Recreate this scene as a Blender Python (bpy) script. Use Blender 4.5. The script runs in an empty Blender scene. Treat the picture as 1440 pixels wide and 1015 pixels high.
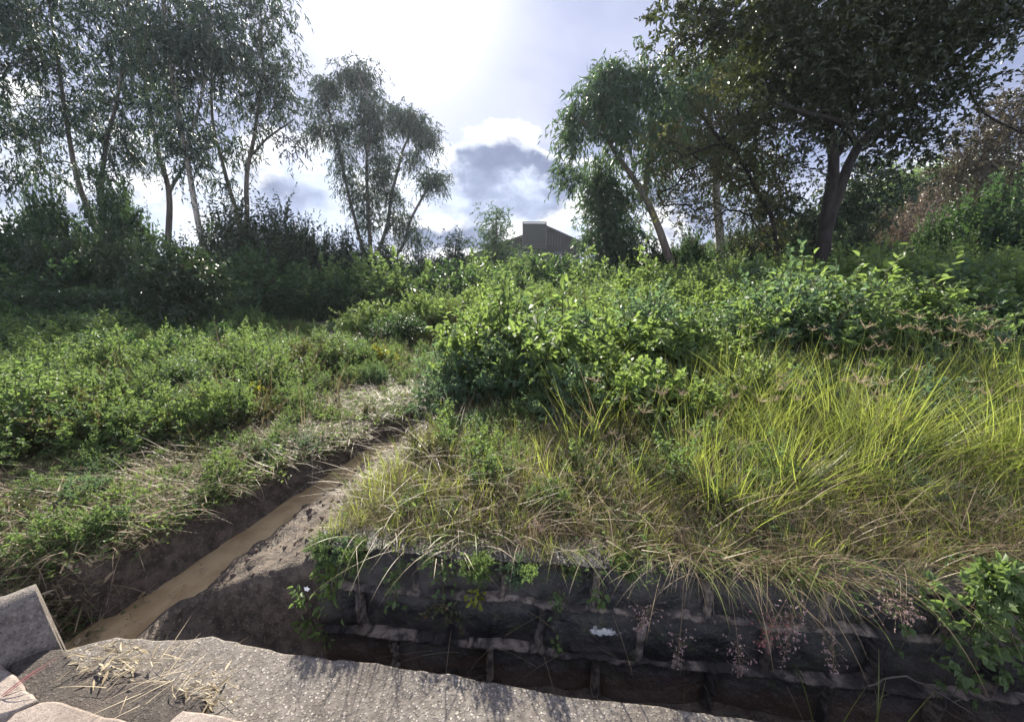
import bpy, math, random
import numpy as np
from mathutils import Vector, Matrix

random.seed(7)
PI = math.pi
SC = bpy.context.scene
COL = SC.collection
RNG = np.random.default_rng(11)

# ----------------------------------------------------------------------------------------------
# camera geometry: eye at 1.5 m above the slab, wide lens, pitched down 12 degrees
# ----------------------------------------------------------------------------------------------
F, CX, CY, TH = 541.0, 720.0, 507.5, math.radians(12.0)
EYE = np.array([0.0, 0.0, 1.5])
CT, ST = math.cos(TH), math.sin(TH)


def ray(px, py):
    u, v = (px - CX) / F, (CY - py) / F
    return np.array([u, CT + v * ST, -ST + v * CT])


def at(px, py, Y):
    """world point seen at a picture position, Y metres ahead"""
    d = ray(px, py)
    return EYE + d * (Y / d[1])


def on(px, py, z):
    """world point seen at a picture position, at height z"""
    d = ray(px, py)
    return EYE + d * ((z - EYE[2]) / d[2])


# ----------------------------------------------------------------------------------------------
# noise on numpy arrays
# ----------------------------------------------------------------------------------------------
_perm = np.random.default_rng(3).random((256, 256))


def vnoise(x, y):
    x = np.asarray(x, float); y = np.asarray(y, float)
    xi = np.floor(x).astype(int); yi = np.floor(y).astype(int)
    fx = x - xi; fy = y - yi
    fx = fx * fx * (3 - 2 * fx); fy = fy * fy * (3 - 2 * fy)
    g = lambda a, b: _perm[a & 255, b & 255]
    return ((g(xi, yi) * (1 - fx) + g(xi + 1, yi) * fx) * (1 - fy) +
            (g(xi, yi + 1) * (1 - fx) + g(xi + 1, yi + 1) * fx) * fy) * 2 - 1


def fbm(x, y, o=4):
    r = 0; a = .5; f = 1.0
    for k in range(o):
        r = r + a * vnoise(x * f + 17.3 * k, y * f - 9.1 * k); a *= .5; f *= 2.03
    return r


def sstep(t):
    t = np.clip(t, 0, 1)
    return t * t * (3 - 2 * t)


# ----------------------------------------------------------------------------------------------
# terrain
# ----------------------------------------------------------------------------------------------
DX = np.array([[1.0, -2.08], [1.78, -1.96], [2.62, -1.64], [3.7, -1.2], [4.6, -1.0], [5.6, -.9], [7.0, -1.0], [300, -1.0]])


def ditch_x(y):
    return np.interp(y, DX[:, 0], DX[:, 1])


def ditch_w(y):
    return np.interp(y, [1.5, 1.8, 2.6, 3.7, 5.0, 7], [.15, .09, .06, .042, .035, .03])


def water_z(y):
    return np.interp(y, [1.2, 1.8, 2.6, 3.7, 5.0], [-.30, -.25, -.165, -.095, -.05])


def wall_y(x):
    return 1.56 - .11 * np.asarray(x, float)


WALL_X0 = -.97


def ground_z(x, y):
    x = np.asarray(x, float); y = np.asarray(y, float)
    n1 = fbm(x * 1.3, y * 1.3); n2 = fbm(x * 6 + 40, y * 6); n3 = fbm(x * 22, y * 22 + 9, 3)
    zl = .06 + .05 * n1 + .03 * n2 + .012 * n3
    zr = .17 + np.minimum(.075 * np.maximum(y - 1.7, 0), .52) * (.12 + .88 * sstep((x - .2 * y + .4) / 2.6)) + .06 * n1 + .03 * n2 + .012 * n3
    zr = zr + .35 * sstep((x - 3) / 7) * sstep((y - 2) / 6)
    s = (x - ditch_x(y)) * .92 + .022 * fbm(x * 5, y * 5 + 30) + .02 * fbm(x * 17, y * 17, 3)
    w = ditch_w(y); wz = water_z(y)
    tl = sstep((-s - w) / np.interp(y, [1.5, 3, 5], [.13, .14, .2]))
    left = wz - .05 + (zl - wz + .05) * tl
    right = np.minimum(zr, wz - .02 + np.maximum(s - w, 0) * .46 + .045 * n2 + .02 * n3)
    z = np.where(s < 0, left, right)
    z = np.where(np.abs(s) < w, wz - .05, z)
    fade = sstep((y - 5.0) / 2.0)
    side = sstep((x + 1.6) / 1.6)
    z = z * (1 - fade) + (zl * (1 - side) + zr * side) * fade
    # drain in front of the wall
    yf = wall_y(x) + np.where(x > WALL_X0, .09, .02 * fbm(x * 7, 3 + 0 * x)) + np.where(x < -2.1, -.12, 0)
    dz = np.interp(x, [-2.6, -1.98, -1.80, -1.66, -.9, 6], [-.33, -.33, -.20, -.38, -.47, -.5]) + .02 * n2
    tf = sstep((y - yf + .01 * n3 + .03 * n2 * (x < WALL_X0)) / .09)
    z = dz * (1 - tf) + z * tf
    # far relief
    far = 10.0 * sstep((x - 10) / 55) * sstep((y - 8) / 45) + 1.0 * sstep((y - 25) / 40)
    return z + far


def gz1(x, y):
    return float(ground_z(np.array([x]), np.array([y]))[0])


# ----------------------------------------------------------------------------------------------
# materials
# ----------------------------------------------------------------------------------------------
class NT:
    def __init__(s, name, world=None):
        if world is None:
            s.m = bpy.data.materials.new(name); s.m.use_nodes = True; s.t = s.m.node_tree
        else:
            s.m = world; world.use_nodes = True; s.t = world.node_tree
        s.t.nodes.clear()

    def n(s, typ, props=None, **ins):
        nd = s.t.nodes.new(typ)
        for k, v in (props or {}).items():
            setattr(nd, k, v)
        for k, v in ins.items():
            key = int(k[1:]) if k[0] == 'i' and k[1:].isdigit() else k.replace('_', ' ')
            s.set(nd.inputs[key], v)
        return nd

    def set(s, sock, v):
        if isinstance(v, bpy.types.NodeSocket):
            s.t.links.new(v, sock)
        elif isinstance(v, bpy.types.Node):
            s.t.links.new(v.outputs[0], sock)
        else:
            if sock.type == 'RGBA' and len(v) == 3:
                v = (*v, 1)
            sock.default_value = v

    def math(s, op, a, b=0.0, clamp=False):
        nd = s.t.nodes.new('ShaderNodeMath'); nd.operation = op; nd.use_clamp = clamp
        s.set(nd.inputs[0], a); s.set(nd.inputs[1], b)
        return nd.outputs[0]

    def vmath(s, op, a, b=(0, 0, 0)):
        nd = s.t.nodes.new('ShaderNodeVectorMath'); nd.operation = op
        s.set(nd.inputs[0], a); s.set(nd.inputs[1], b)
        return nd.outputs['Value' if op in ('LENGTH', 'DOT_PRODUCT', 'DISTANCE') else 'Vector']

    def mix(s, f, a, b, mode='MIX'):
        nd = s.t.nodes.new('ShaderNodeMix'); nd.data_type = 'RGBA'; nd.blend_type = mode
        s.set(nd.inputs[0], f); s.set(nd.inputs[6], a); s.set(nd.inputs[7], b)
        return nd.outputs[2]

    def ramp(s, f, lo, hi, a=0.0, b=1.0, smooth=True):
        nd = s.t.nodes.new('ShaderNodeMapRange'); nd.interpolation_type = 'SMOOTHSTEP' if smooth else 'LINEAR'
        s.set(nd.inputs[0], f)
        for i, v in enumerate((lo, hi, a, b)):
            s.set(nd.inputs[i + 1], v)
        return nd.outputs[0]

    def noise(s, scale, detail=4.0, rough=.55, vec=None, dist=0.0):
        nd = s.t.nodes.new('ShaderNodeTexNoise')
        nd.inputs['Scale'].default_value = scale; nd.inputs['Detail'].default_value = detail
        nd.inputs['Roughness'].default_value = rough; nd.inputs['Distortion'].default_value = dist
        if vec is not None: s.set(nd.inputs['Vector'], vec)
        return nd.outputs['Fac']

    def pos(s):
        return s.t.nodes.new('ShaderNodeNewGeometry').outputs['Position']

    def objco(s):
        return s.t.nodes.new('ShaderNodeTexCoord').outputs['Object']

    def bump(s, h, strength=.5, dist=.02):
        nd = s.t.nodes.new('ShaderNodeBump'); nd.inputs['Strength'].default_value = strength
        nd.inputs['Distance'].default_value = dist; s.set(nd.inputs['Height'], h)
        return nd.outputs[0]

    def out(s, surf):
        o = s.t.nodes.new('ShaderNodeOutputMaterial'); s.set(o.inputs['Surface'], surf)
        return s.m


def principled(nt, color, rough, normal=None, spec=.5):
    p = nt.n('ShaderNodeBsdfPrincipled')
    nt.set(p.inputs['Base Color'], color); nt.set(p.inputs['Roughness'], rough)
    p.inputs['Specular IOR Level'].default_value = spec
    if normal is not None: nt.set(p.inputs['Normal'], normal)
    return p.outputs[0]


def leaf_mat(name, dark, light, trans=(.30, .42, .06), tf=.42, rough=.42, spec=.5, dead=None, deadf=.0):
    nt = NT(name)
    a = nt.n('ShaderNodeAttribute', {'attribute_name': 'tint'}).outputs['Fac']
    oi = nt.n('ShaderNodeObjectInfo').outputs['Random']
    f = nt.math('ADD', nt.math('MULTIPLY', a, .8), nt.math('MULTIPLY', oi, .2))
    c = nt.mix(f, dark, light)
    tcol = nt.mix(f, tuple(x * .6 for x in trans), trans)
    if dead:
        m = nt.ramp(a, 1 - deadf - .02, 1 - deadf + .02)
        c = nt.mix(m, c, dead); tcol = nt.mix(m, tcol, tuple(x * 1.3 for x in dead))
    p = principled(nt, c, rough, spec=spec)
    t = nt.n('ShaderNodeBsdfTranslucent', Color=tcol)
    mx = nt.n('ShaderNodeMixShader', i0=tf, i1=p, i2=t.outputs[0])
    return nt.out(mx.outputs[0])


def bark_mat(name, c1, c2, scale=6, rough=.85, stretch=.25, bump=.5):
    nt = NT(name)
    mp = nt.vmath('MULTIPLY', nt.objco(), (1, 1, stretch))
    n1 = nt.noise(scale, 5, .65, mp); n2 = nt.noise(scale * 5, 4, .6, mp)
    f = nt.math('ADD', nt.math('MULTIPLY', n1, .7), nt.math('MULTIPLY', n2, .3))
    c = nt.mix(nt.ramp(f, .38, .62), c1, c2)
    return nt.out(principled(nt, c, rough, nt.bump(n2, bump, .03), .3))


M = {}
M['weed'] = leaf_mat('weed_leaf', (.04, .075, .028), (.125, .18, .07), (.24, .36, .09), .44, .55, .35)
M['weed_bright'] = leaf_mat('bright_weed_leaf', (.055, .10, .03), (.16, .22, .075), (.30, .43, .10), .46, .52, .35)
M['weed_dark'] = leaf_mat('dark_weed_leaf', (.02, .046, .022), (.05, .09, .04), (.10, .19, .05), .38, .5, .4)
M['bluegreen'] = leaf_mat('blue_green_leaf', (.045, .085, .05), (.105, .165, .09), (.19, .31, .12), .42, .52, .4)
M['yellow_leaf'] = leaf_mat('yellow_green_leaf', (.12, .15, .02), (.22, .24, .035), (.5, .5, .05), .45)
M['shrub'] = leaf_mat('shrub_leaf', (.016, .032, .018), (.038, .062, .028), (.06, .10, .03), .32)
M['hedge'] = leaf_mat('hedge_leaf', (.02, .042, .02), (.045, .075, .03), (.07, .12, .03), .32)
M['euca'] = leaf_mat('gum_leaf', (.016, .032, .024), (.042, .068, .045), (.07, .115, .05), .30, .45)
M['euca_light'] = leaf_mat('pale_gum_leaf', (.03, .06, .035), (.07, .115, .06), (.12, .21, .07), .36, .5)
M['big_leaf'] = leaf_mat('dark_tree_leaf', (.018, .028, .015), (.042, .055, .025), (.07, .09, .02), .28, .38)
M['olive_leaf'] = leaf_mat('olive_tree_leaf', (.045, .055, .022), (.095, .10, .035), (.16, .17, .04), .36, .45, dead=(.13, .085, .045), deadf=.2)
M['rust_leaf'] = leaf_mat('rusty_tree_leaf', (.018, .021, .014), (.085, .064, .036), (.10, .085, .04), .3)
M['pink_leaf'] = leaf_mat('dusty_pink_leaf', (.10, .075, .06), (.17, .13, .10), (.2, .15, .1), .34)
M['grass'] = leaf_mat('grass_blade', (.055, .095, .022), (.21, .235, .07), (.42, .50, .09), .47, .45)
M['straw'] = leaf_mat('dry_straw', (.11, .08, .048), (.29, .225, .14), (.30, .23, .13), .32, .55)
M['seed'] = leaf_mat('seed_head', (.30, .235, .15), (.56, .45, .31), (.6, .48, .3), .4, .5)
M['pink_seed'] = leaf_mat('pink_seed', (.30, .17, .17), (.55, .42, .38), (.5, .35, .33), .35, .5)
M['dead_leaf'] = leaf_mat('dead_leaf', (.20, .15, .09), (.48, .40, .26), (.3, .25, .13), .2, .6)
M['stem'] = bark_mat('weed_stem', (.05, .055, .025), (.09, .075, .04), 30)
M['bark_pale'] = bark_mat('pale_gum_bark', (.22, .19, .16), (.40, .36, .31), 2.2, .7, .3, .2)
M['bark_gum'] = bark_mat('grey_gum_bark', (.07, .055, .045), (.18, .15, .125), 2.5, .8, .25, .3)
M['bark_dark'] = bark_mat('rough_dark_bark', (.010, .008, .007), (.034, .028, .024), 9, .9, .3, 1.0)

# ----------------------------------------------------------------------------------------------
# mesh building on numpy arrays
# ----------------------------------------------------------------------------------------------


class MB:
    """collects quads; .mesh(name, mats) makes one mesh datablock"""
    def __init__(s):
        s.v = []; s.f = []; s.m = []; s.t = []; s.n = 0; s.sm = []

    def add(s, v, f, mat=0, tint=None, smooth=False):
        v = np.asarray(v, np.float32).reshape(-1, 3); f = np.asarray(f, np.int64).reshape(-1, 4)
        s.v.append(v); s.f.append(f + s.n); s.n += len(v)
        s.m.append(np.full(len(f), mat, np.int32)); s.sm.append(np.full(len(f), smooth, bool))
        s.t.append(np.full(len(f), .5, np.float32) if tint is None else np.asarray(tint, np.float32))

    def mesh(s, name, mats):
        me = bpy.data.meshes.new(name)
        if s.n == 0: return me
        v = np.concatenate(s.v); f = np.concatenate(s.f)
        # collapse degenerate quads (last index repeated) into triangles
        tri = f[:, 2] == f[:, 3]
        ls = np.where(tri, 3, 4).astype(np.int32)
        keep = np.ones(f.shape, bool); keep[tri, 3] = False
        li = f[keep].astype(np.int32)
        me.vertices.add(len(v)); me.vertices.foreach_set('co', v.ravel())
        me.loops.add(len(li)); me.loops.foreach_set('vertex_index', li)
        me.polygons.add(len(f))
        st = np.zeros(len(f), np.int32); st[1:] = np.cumsum(ls)[:-1]
        me.polygons.foreach_set('loop_start', st); me.polygons.foreach_set('loop_total', ls)
        me.polygons.foreach_set('material_index', np.concatenate(s.m))
        me.polygons.foreach_set('use_smooth', np.concatenate(s.sm))
        a = me.attributes.new('tint', 'FLOAT', 'FACE'); a.data.foreach_set('value', np.concatenate(s.t))
        for m in mats: me.materials.append(m)
        me.update(calc_edges=True)
        return me


def norm(a):
    a = np.asarray(a, float)
    return a / np.maximum(np.linalg.norm(a, axis=-1, keepdims=True), 1e-9)


def add_leaves(mb, pos, d, n, L, W, tint, mat=0, fine=True, droop=.12, fold=.18):
    N = len(pos)
    d = norm(d); sd = norm(np.cross(d, n)); n = np.cross(sd, d)
    L = np.broadcast_to(L, (N,))[:, None]; W = np.broadcast_to(W, (N,))[:, None]
    B = pos; T = pos + d * L - n * (L * droop)
    if fine:
        up = n * W * fold
        a = pos + d * L * .3; b = pos + d * L * .66 - n * L * droop * .4
        v = np.stack([B, a + sd * W * .5 + up, b + sd * W * .38 + up, T, b - sd * W * .38 + up, a - sd * W * .5 + up], 1)
        i = np.arange(N)[:, None] * 6
        f = np.stack([i + [0, 1, 2, 3], i + [0, 3, 4, 5]], 1).reshape(-1, 4)
        mb.add(v, f, mat, np.repeat(tint, 2))
    else:
        a = pos + d * L * .45 + n * W * fold
        v = np.stack([B, a + sd * W * .5, T, a - sd * W * .5], 1)
        i = np.arange(N)[:, None] * 4
        mb.add(v, i + [0, 1, 2, 3], mat, tint)


def add_blades(mb, pos, az, L, W, a0, a1, tint, mat=0, seg=5, twist=0.0):
    """grass blades: lean angle from vertical runs from a0 to a1 along the blade"""
    N = len(pos); L = np.broadcast_to(L, (N,)); W = np.broadcast_to(W, (N,))
    h = np.stack([np.cos(az), np.sin(az), 0 * az], 1); sd0 = np.stack([-np.sin(az), np.cos(az), 0 * az], 1)
    p = pos.copy(); rows = []
    for k in range(seg + 1):
        t = k / seg
        w = W * (1 - t ** 1.6) * .5 + W * .04
        tw = twist * t
        sd = sd0 * math.cos(tw) + h * math.sin(tw)
        rows.append(np.stack([p - sd * w[:, None], p + sd * w[:, None]], 1))
        ang = a0 + (a1 - a0) * (t + .5 / seg)
        stp = (L / seg)[:, None]
        p = p + (h * np.sin(ang)[:, None] + np.array([0, 0, 1]) * np.cos(ang)[:, None]) * stp
    v = np.stack(rows, 1)                       # N, seg+1, 2, 3
    i = np.arange(N)[:, None, None] * (2 * (seg + 1)) + np.arange(seg)[None, :, None] * 2
    f = i + np.array([0, 1, 3, 2])
    mb.add(v, f, mat, np.repeat(tint, seg))
    return p                                     # the tips


def add_tube(mb, pts, rad, sides=6, mat=0, tint=.5, smooth=True, cap=True):
    pts = np.asarray(pts, float); n = len(pts)
    rad = np.broadcast_to(rad, (n,)).astype(float)
    tg = norm(np.gradient(pts, axis=0))
    ref = np.array([0, 1.0, 0]) if abs(tg[0][2]) > .8 else np.array([0, 0, 1.0])
    rows = []
    u = norm(np.cross(tg[0], ref))
    for k in range(n):
        u = norm(u - tg[k] * np.dot(u, tg[k])); w = np.cross(tg[k], u)
        a = np.arange(sides) * 2 * PI / sides
        rows.append(pts[k] + rad[k] * (np.cos(a)[:, None] * u + np.sin(a)[:, None] * w))
    v = np.concatenate(rows)
    i = np.arange(n - 1)[:, None] * sides; j = np.arange(sides)[None, :]; j2 = (j + 1) % sides
    f = np.stack([i + j, i + j2, i + sides + j2, i + sides + j], -1).reshape(-1, 4)
    mb.add(v, f, mat, np.full(len(f), tint), smooth)


def add_box(mb, lo, hi, mat=0):
    x0, y0, z0 = lo; x1, y1, z1 = hi
    v = [(x0, y0, z0), (x1, y0, z0), (x1, y1, z0), (x0, y1, z0), (x0, y0, z1), (x1, y0, z1), (x1, y1, z1), (x0, y1, z1)]
    mb.add(v, [(0, 3, 2, 1), (4, 5, 6, 7), (0, 1, 5, 4), (1, 2, 6, 5), (2, 3, 7, 6), (3, 0, 4, 7)], mat)


def link(name, data, parent=None, loc=None):
    o = bpy.data.objects.new(name, data); COL.objects.link(o)
    if parent is not None: o.parent = parent
    if loc is not None: o.location = loc
    return o


def tag(o, label=None, cat=None, group=None, kind=None):
    if label: o['label'] = label
    if cat: o['category'] = cat
    if group: o['group'] = group
    if kind: o['kind'] = kind
    return o


def resample(pts, step):
    """Catmull-Rom through points (any number of columns)"""
    P = np.asarray(pts, float)
    if len(P) == 2: P = np.array([P[0], (P[0] + P[1]) / 2, P[1]])
    E = np.vstack([2 * P[0] - P[1], P, 2 * P[-1] - P[-2]])
    out = []
    for i in range(len(P) - 1):
        p0, p1, p2, p3 = E[i:i + 4]
        n = max(2, int(np.linalg.norm((p2 - p1)[:3]) / step))
        for t in np.arange(n) / n:
            out.append(.5 * (2 * p1 + (p2 - p0) * t + (2 * p0 - 5 * p1 + 4 * p2 - p3) * t * t + (3 * p1 - p0 - 3 * p2 + p3) * t ** 3))
    out.append(P[-1])
    return np.array(out)


# ----------------------------------------------------------------------------------------------
# trees: explicit stems, then branches grown from them to every foliage clump
# ----------------------------------------------------------------------------------------------
LEAF_STYLES = {
    #           strands, strand length, leaves/strand, L, W, hang, fine
    'gum':     dict(k=11, sl=.62, lp=10, L=.25, W=.06, hang=1.0, spread=.25, fine=False),
    'gum_thin': dict(k=10, sl=.6, lp=9, L=.25, W=.06, hang=1.1, spread=.23, fine=False),
    'broad':   dict(k=12, sl=.40, lp=10, L=.115, W=.06, hang=.15, spread=.27, fine=False),
    'broad_thin': dict(k=8, sl=.42, lp=11, L=.09, W=.042, hang=.25, spread=.34, fine=False),
    'soft':    dict(k=12, sl=.5, lp=13, L=.13, W=.06, hang=.45, spread=.4, fine=False),
    'clumpy':  dict(k=20, sl=.25, lp=10, L=.10, W=.06, hang=.1, spread=.26, fine=False),
    'far':     dict(k=9, sl=.8, lp=12, L=.26, W=.13, hang=.2, spread=.6, fine=False),
}


def foliage(mb, C, style, rng, scale=1.0, flat=1.0):
    st = LEAF_STYLES[style]; K = st['k']; n = len(C)
    S = np.repeat(C, K, 0)
    m = len(S)
    off = rng.normal(0, 1, (m, 3)) * st['spread'] * scale * np.array([1, 1, .75 * flat])
    S = S + off
    D = norm(norm(off + 1e-6) * .7 + rng.normal(0, .5, (m, 3)) + np.array([0, 0, -st['hang'] * .4 + .15]))
    sl = st['sl'] * scale * rng.uniform(.5, 1.2, m)
    lp = st['lp']
    u = (np.arange(lp)[None, :] + rng.random((m, lp))) / lp
    pos = S[:, None, :] + D[:, None, :] * (sl[:, None] * u)[..., None]
    pos[..., 2] -= st['hang'] * .55 * sl[:, None] * u ** 1.8
    td = D[:, None, :] * .6 + rng.normal(0, .75, (m, lp, 3))
    td[..., 2] -= st['hang'] * 1.1
    pos = pos.reshape(-1, 3); td = td.reshape(-1, 3)
    N = len(pos)
    nn = rng.normal(0, 1, (N, 3)) + (np.array([0, 0, 1.2]) if st['hang'] < .6 else 0)
    L = st['L'] * scale ** .5 * rng.uniform(.45, 1.5, N); W = st['W'] * scale ** .5 * rng.uniform(.75, 1.25, N)
    tint = np.clip(np.repeat(rng.random(m), lp) * .5 + rng.random(N) * .5, 0, 1)
    add_leaves(mb, pos, td, nn, L, W, tint, 0, st['fine'])


def make_tree(name, label, cat, stems, blobs, style, leaf, bark, seed=0, tip=.011, group=None, scale=1.0,
              wobble=.05, branch_bark=None, power=.46, flat=1.0, bare=None):
    """stems: list of world polylines [(x, y, z, r), ...]; blobs: (centre, (rx, ry, rz), number of clumps)"""
    rng = np.random.default_rng(seed)
    root_p = np.array(stems[0][0][:3])
    P = []; PA = []; R = []; trunk_chains = []
    for si, s in enumerate(stems):
        c = resample(s, .3 * scale)
        c[1:, :3] += wobble * np.stack([vnoise(np.arange(1, len(c)) * .35 + si * 7 + seed, seed + 0 * np.arange(1, len(c)) + k * 3.7) for k in range(3)], 1) * np.minimum(1, np.arange(1, len(c)) / 4)[:, None]
        par = -1
        if si > 0:
            q = np.array(P); par = int(np.argmin(np.linalg.norm(q - c[0, :3], axis=1)))
            c[0, :3] = q[par]
        trunk_chains.append(c)
        for k in range(len(c)):
            P.append(c[k, :3]); PA.append(par); R.append(c[k, 3]); par = len(P) - 1
    nt = len(P)
    A = []
    for (ctr, rad, n) in blobs:
        d = norm(rng.normal(0, 1, (n, 3))); r = rng.random(n) ** .45
        A.append(np.array(ctr) + d * r[:, None] * np.array(rad))
    A = np.concatenate(A)
    if bare is not None:
        A2 = A
    T0 = np.array(P)
    dist = np.min(np.linalg.norm(A[:, None] - T0[None], axis=2), axis=1)
    order = np.argsort(dist)
    cap = nt + 40 * len(A)
    Q = np.zeros((cap, 3)); Q[:nt] = T0; cnt = nt
    low = np.zeros(cap); zmin = root_p[2]
    clump = []
    hgt = max(A[:, 2].max() - zmin, 1)
    ok_from = zmin + .22 * hgt
    for ai in order:
        a = A[ai]
        q = Q[:cnt]
        dv = a - q
        c = np.linalg.norm(dv, axis=1) + 1.1 * np.maximum(0, q[:, 2] - a[2] + .1) + 50 * (q[:, 2] < min(ok_from, a[2] - .05) - 1.5)
        b = int(np.argmin(c)); p = Q[b]; ln = np.linalg.norm(a - p)
        pa = PA[b]; pd = norm(p - Q[pa]) if pa >= 0 else np.array([0, 0, 1.0])
        ctrl = p + pd * ln * .35 + np.array([0, 0, .12 * ln])
        ns = min(30, max(2, int(ln / (.28 * scale))))
        par = b
        ph = rng.random(3) * 50
        for k in range(1, ns + 1):
            t = k / ns
            pt = (1 - t) ** 2 * p + 2 * t * (1 - t) * ctrl + t * t * a
            pt = pt + .06 * ln ** .5 * np.array([vnoise(t * 4 + ph[0], 1.5), vnoise(t * 4 + ph[1], 2.5), vnoise(t * 4 + ph[2], 3.5)]) * math.sin(PI * t)
            Q[cnt] = pt; PA.append(par); par = cnt; cnt += 1
            if ns > 3 and .55 < t < .95 and rng.random() < .35: clump.append(pt)
        clump.append(a)
    Q = Q[:cnt]; PA = np.array(PA)
    tips = np.zeros(cnt); haschild = np.zeros(cnt, bool); haschild[PA[PA >= 0]] = True
    tips[~haschild] = 1
    for i in range(cnt - 1, -1, -1):
        if PA[i] >= 0: tips[PA[i]] += tips[i]
    rad = tip * np.maximum(tips, 1) ** power
    rad[:nt] = np.maximum(R, 0)
    kids = [[] for _ in range(cnt)]
    for i in range(cnt):
        if PA[i] >= 0: kids[PA[i]].append(i)
    tmb = MB(); bmb = MB()
    for c in trunk_chains:
        rr = c[:, 3].copy()
        if c is trunk_chains[0]:
            rr[0] *= 1.35; rr[1] *= 1.12
            c = c.copy(); c[0, 2] -= .15
        add_tube(tmb, c[:, :3], rr, 10, 0)
    # branch chains
    starts = [i for i in range(nt, cnt) if PA[i] < nt]
    stack = list(starts)
    while stack:
        s = stack.pop(); ch = [PA[s], s]; cur = s
        while kids[cur]:
            ks = sorted(kids[cur], key=lambda k: -tips[k])
            stack.extend(ks[1:]); cur = ks[0]; ch.append(cur)
        r = rad[ch].copy(); r[0] = min(r[0], r[1] * 1.25); r = np.minimum.accumulate(r); r[-1] *= .5
        add_tube(bmb, Q[ch], r, 5 if r[0] > .03 else 4, 0)
    lmb = MB()
    foliage(lmb, np.array(clump), style, rng, scale, flat)
    off = np.array([root_p[0], root_p[1], root_p[2]])
    for mb in (tmb, bmb, lmb):
        mb.v = [v - off.astype(np.float32) for v in mb.v]
    root = link(name, None, loc=tuple(off)); root.empty_display_size = .3
    tag(root, label, cat, group)
    link('trunk', tmb.mesh('trunk', [M[bark]]), root)
    link('branches', bmb.mesh('branches', [M[branch_bark or bark]]), root)
    link('crown', lmb.mesh('crown', [M[leaf]]), root)
    return root


def copy_tree(o, parent=None):
    c = o.copy(); COL.objects.link(c)
    if parent is not None: c.parent = parent
    for ch in list(o.children): copy_tree(ch, c)
    return c


def stem_px(Y, pts, dY=0.0):
    """picture positions with radius in metres -> world polyline at about Y metres"""
    out = []
    for k, (px, py, r) in enumerate(pts):
        p = at(px, py, Y + dY * k / max(1, len(pts) - 1)); out.append((p[0], p[1], p[2], r))
    return out


def blob_px(Y, px, py, rx, ry, n, dY=0.0, rd=None):
    c = at(px, py, Y + dY); zc = (c[1]) * CT - (c[2] - 1.5) * ST
    k = zc / F
    return (c, (rx * k, (rd if rd is not None else min(rx, ry) * k), ry * k), n)


# ----------------------------------------------------------------------------------------------
# plant prototypes (meshes shared by every copy)
# ----------------------------------------------------------------------------------------------
def bush_mesh(name, seed, H=.9, Rr=.6, nst=40, nsh=6, lps=9, L=.06, W=.036, leaf='weed', upright=.5, droop=.15, joined=False, fine=True):
    rng = np.random.default_rng(seed)
    lm = MB(); sm = MB()
    S = []; D = []; LN = []; ST_ = []
    for i in range(nst):
        a = rng.random() * 2 * PI; rho = rng.random() ** .6
        b = np.array([math.cos(a) * rho * Rr * .35, math.sin(a) * rho * Rr * .35, -.05])
        h = H * rng.uniform(.55, 1.05) * (1 - .45 * rho ** 2)
        t_ = np.array([math.cos(a) * rho * Rr * rng.uniform(.7, 1.1), math.sin(a) * rho * Rr * rng.uniform(.7, 1.1), h])
        c = b * .5 + t_ * .5; c[2] += .22 * h * (1 - upright) + .1 * h; c[:2] = b[:2] * .6 + t_[:2] * .4
        t = np.linspace(0, 1, 9)[:, None]
        pts = (1 - t) ** 2 * b + 2 * t * (1 - t) * c + t * t * t_
        pts[1:] += rng.normal(0, .012, (8, 3)) * H
        add_tube(sm, pts, np.linspace(.008, .003, 9) * (H ** .5), 4, 0)
        tg = norm(np.gradient(pts, axis=0))
        for j in range(nsh):
            q = .22 + .78 * (j + rng.random()) / nsh; k = min(8, int(q * 8))
            p = pts[k] + (pts[min(k + 1, 8)] - pts[k]) * (q * 8 - k)
            d = tg[k] * (.4 + .6 * (q > .85)) + norm(rng.normal(0, 1, 3) * [1, 1, .5]) * .8 + np.array([0, 0, .25])
            S.append(p); D.append(norm(d)); LN.append(H * rng.uniform(.12, .27)); ST_.append(rng.random())
    S = np.array(S); D = np.array(D); LN = np.array(LN); ST_ = np.array(ST_)
    m = len(S)
    u = (np.arange(lps)[None, :] + rng.random((m, lps)) * .8 + .2) / lps
    pos = S[:, None] + D[:, None] * (LN[:, None] * u)[..., None]
    pos[..., 2] += (.25 * upright - .12) * LN[:, None] * u ** 2
    td = D[:, None] * .55 + norm(rng.normal(0, 1, (m, lps, 3)) * [1, 1, .6]) * .9
    td[..., 2] += .1 - droop
    N = m * lps
    nn = rng.normal(0, .55, (N, 3)) + [0, 0, 1]
    tint = np.clip(.5 * np.repeat(ST_, lps) + .5 * rng.random(N), 0, 1)
    sz = (1.15 - .45 * u).reshape(-1) * rng.uniform(.7, 1.25, N)
    add_leaves(lm, pos.reshape(-1, 3), td.reshape(-1, 3), nn, L * sz, W * sz, tint, 0, fine)
    # side shoots as thin twigs
    for i in range(0, m, 2):
        add_tube(sm, [S[i], S[i] + D[i] * LN[i] * .5, S[i] + D[i] * LN[i] + [0, 0, (.25 * upright - .12) * LN[i]]], [.003, .002, .0015], 3, 0)
    if joined:
        for k in range(len(sm.v)):
            lm.add(sm.v[k], sm.f[k] - sum(len(x) for x in sm.v[:k]), 1, sm.t[k], True)
        return lm.mesh(name, [M[leaf], M['stem']])
    return lm.mesh(name, [M[leaf]]), sm.mesh(name + '_stems', [M['stem']])


_bush_kinds = {}


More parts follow.
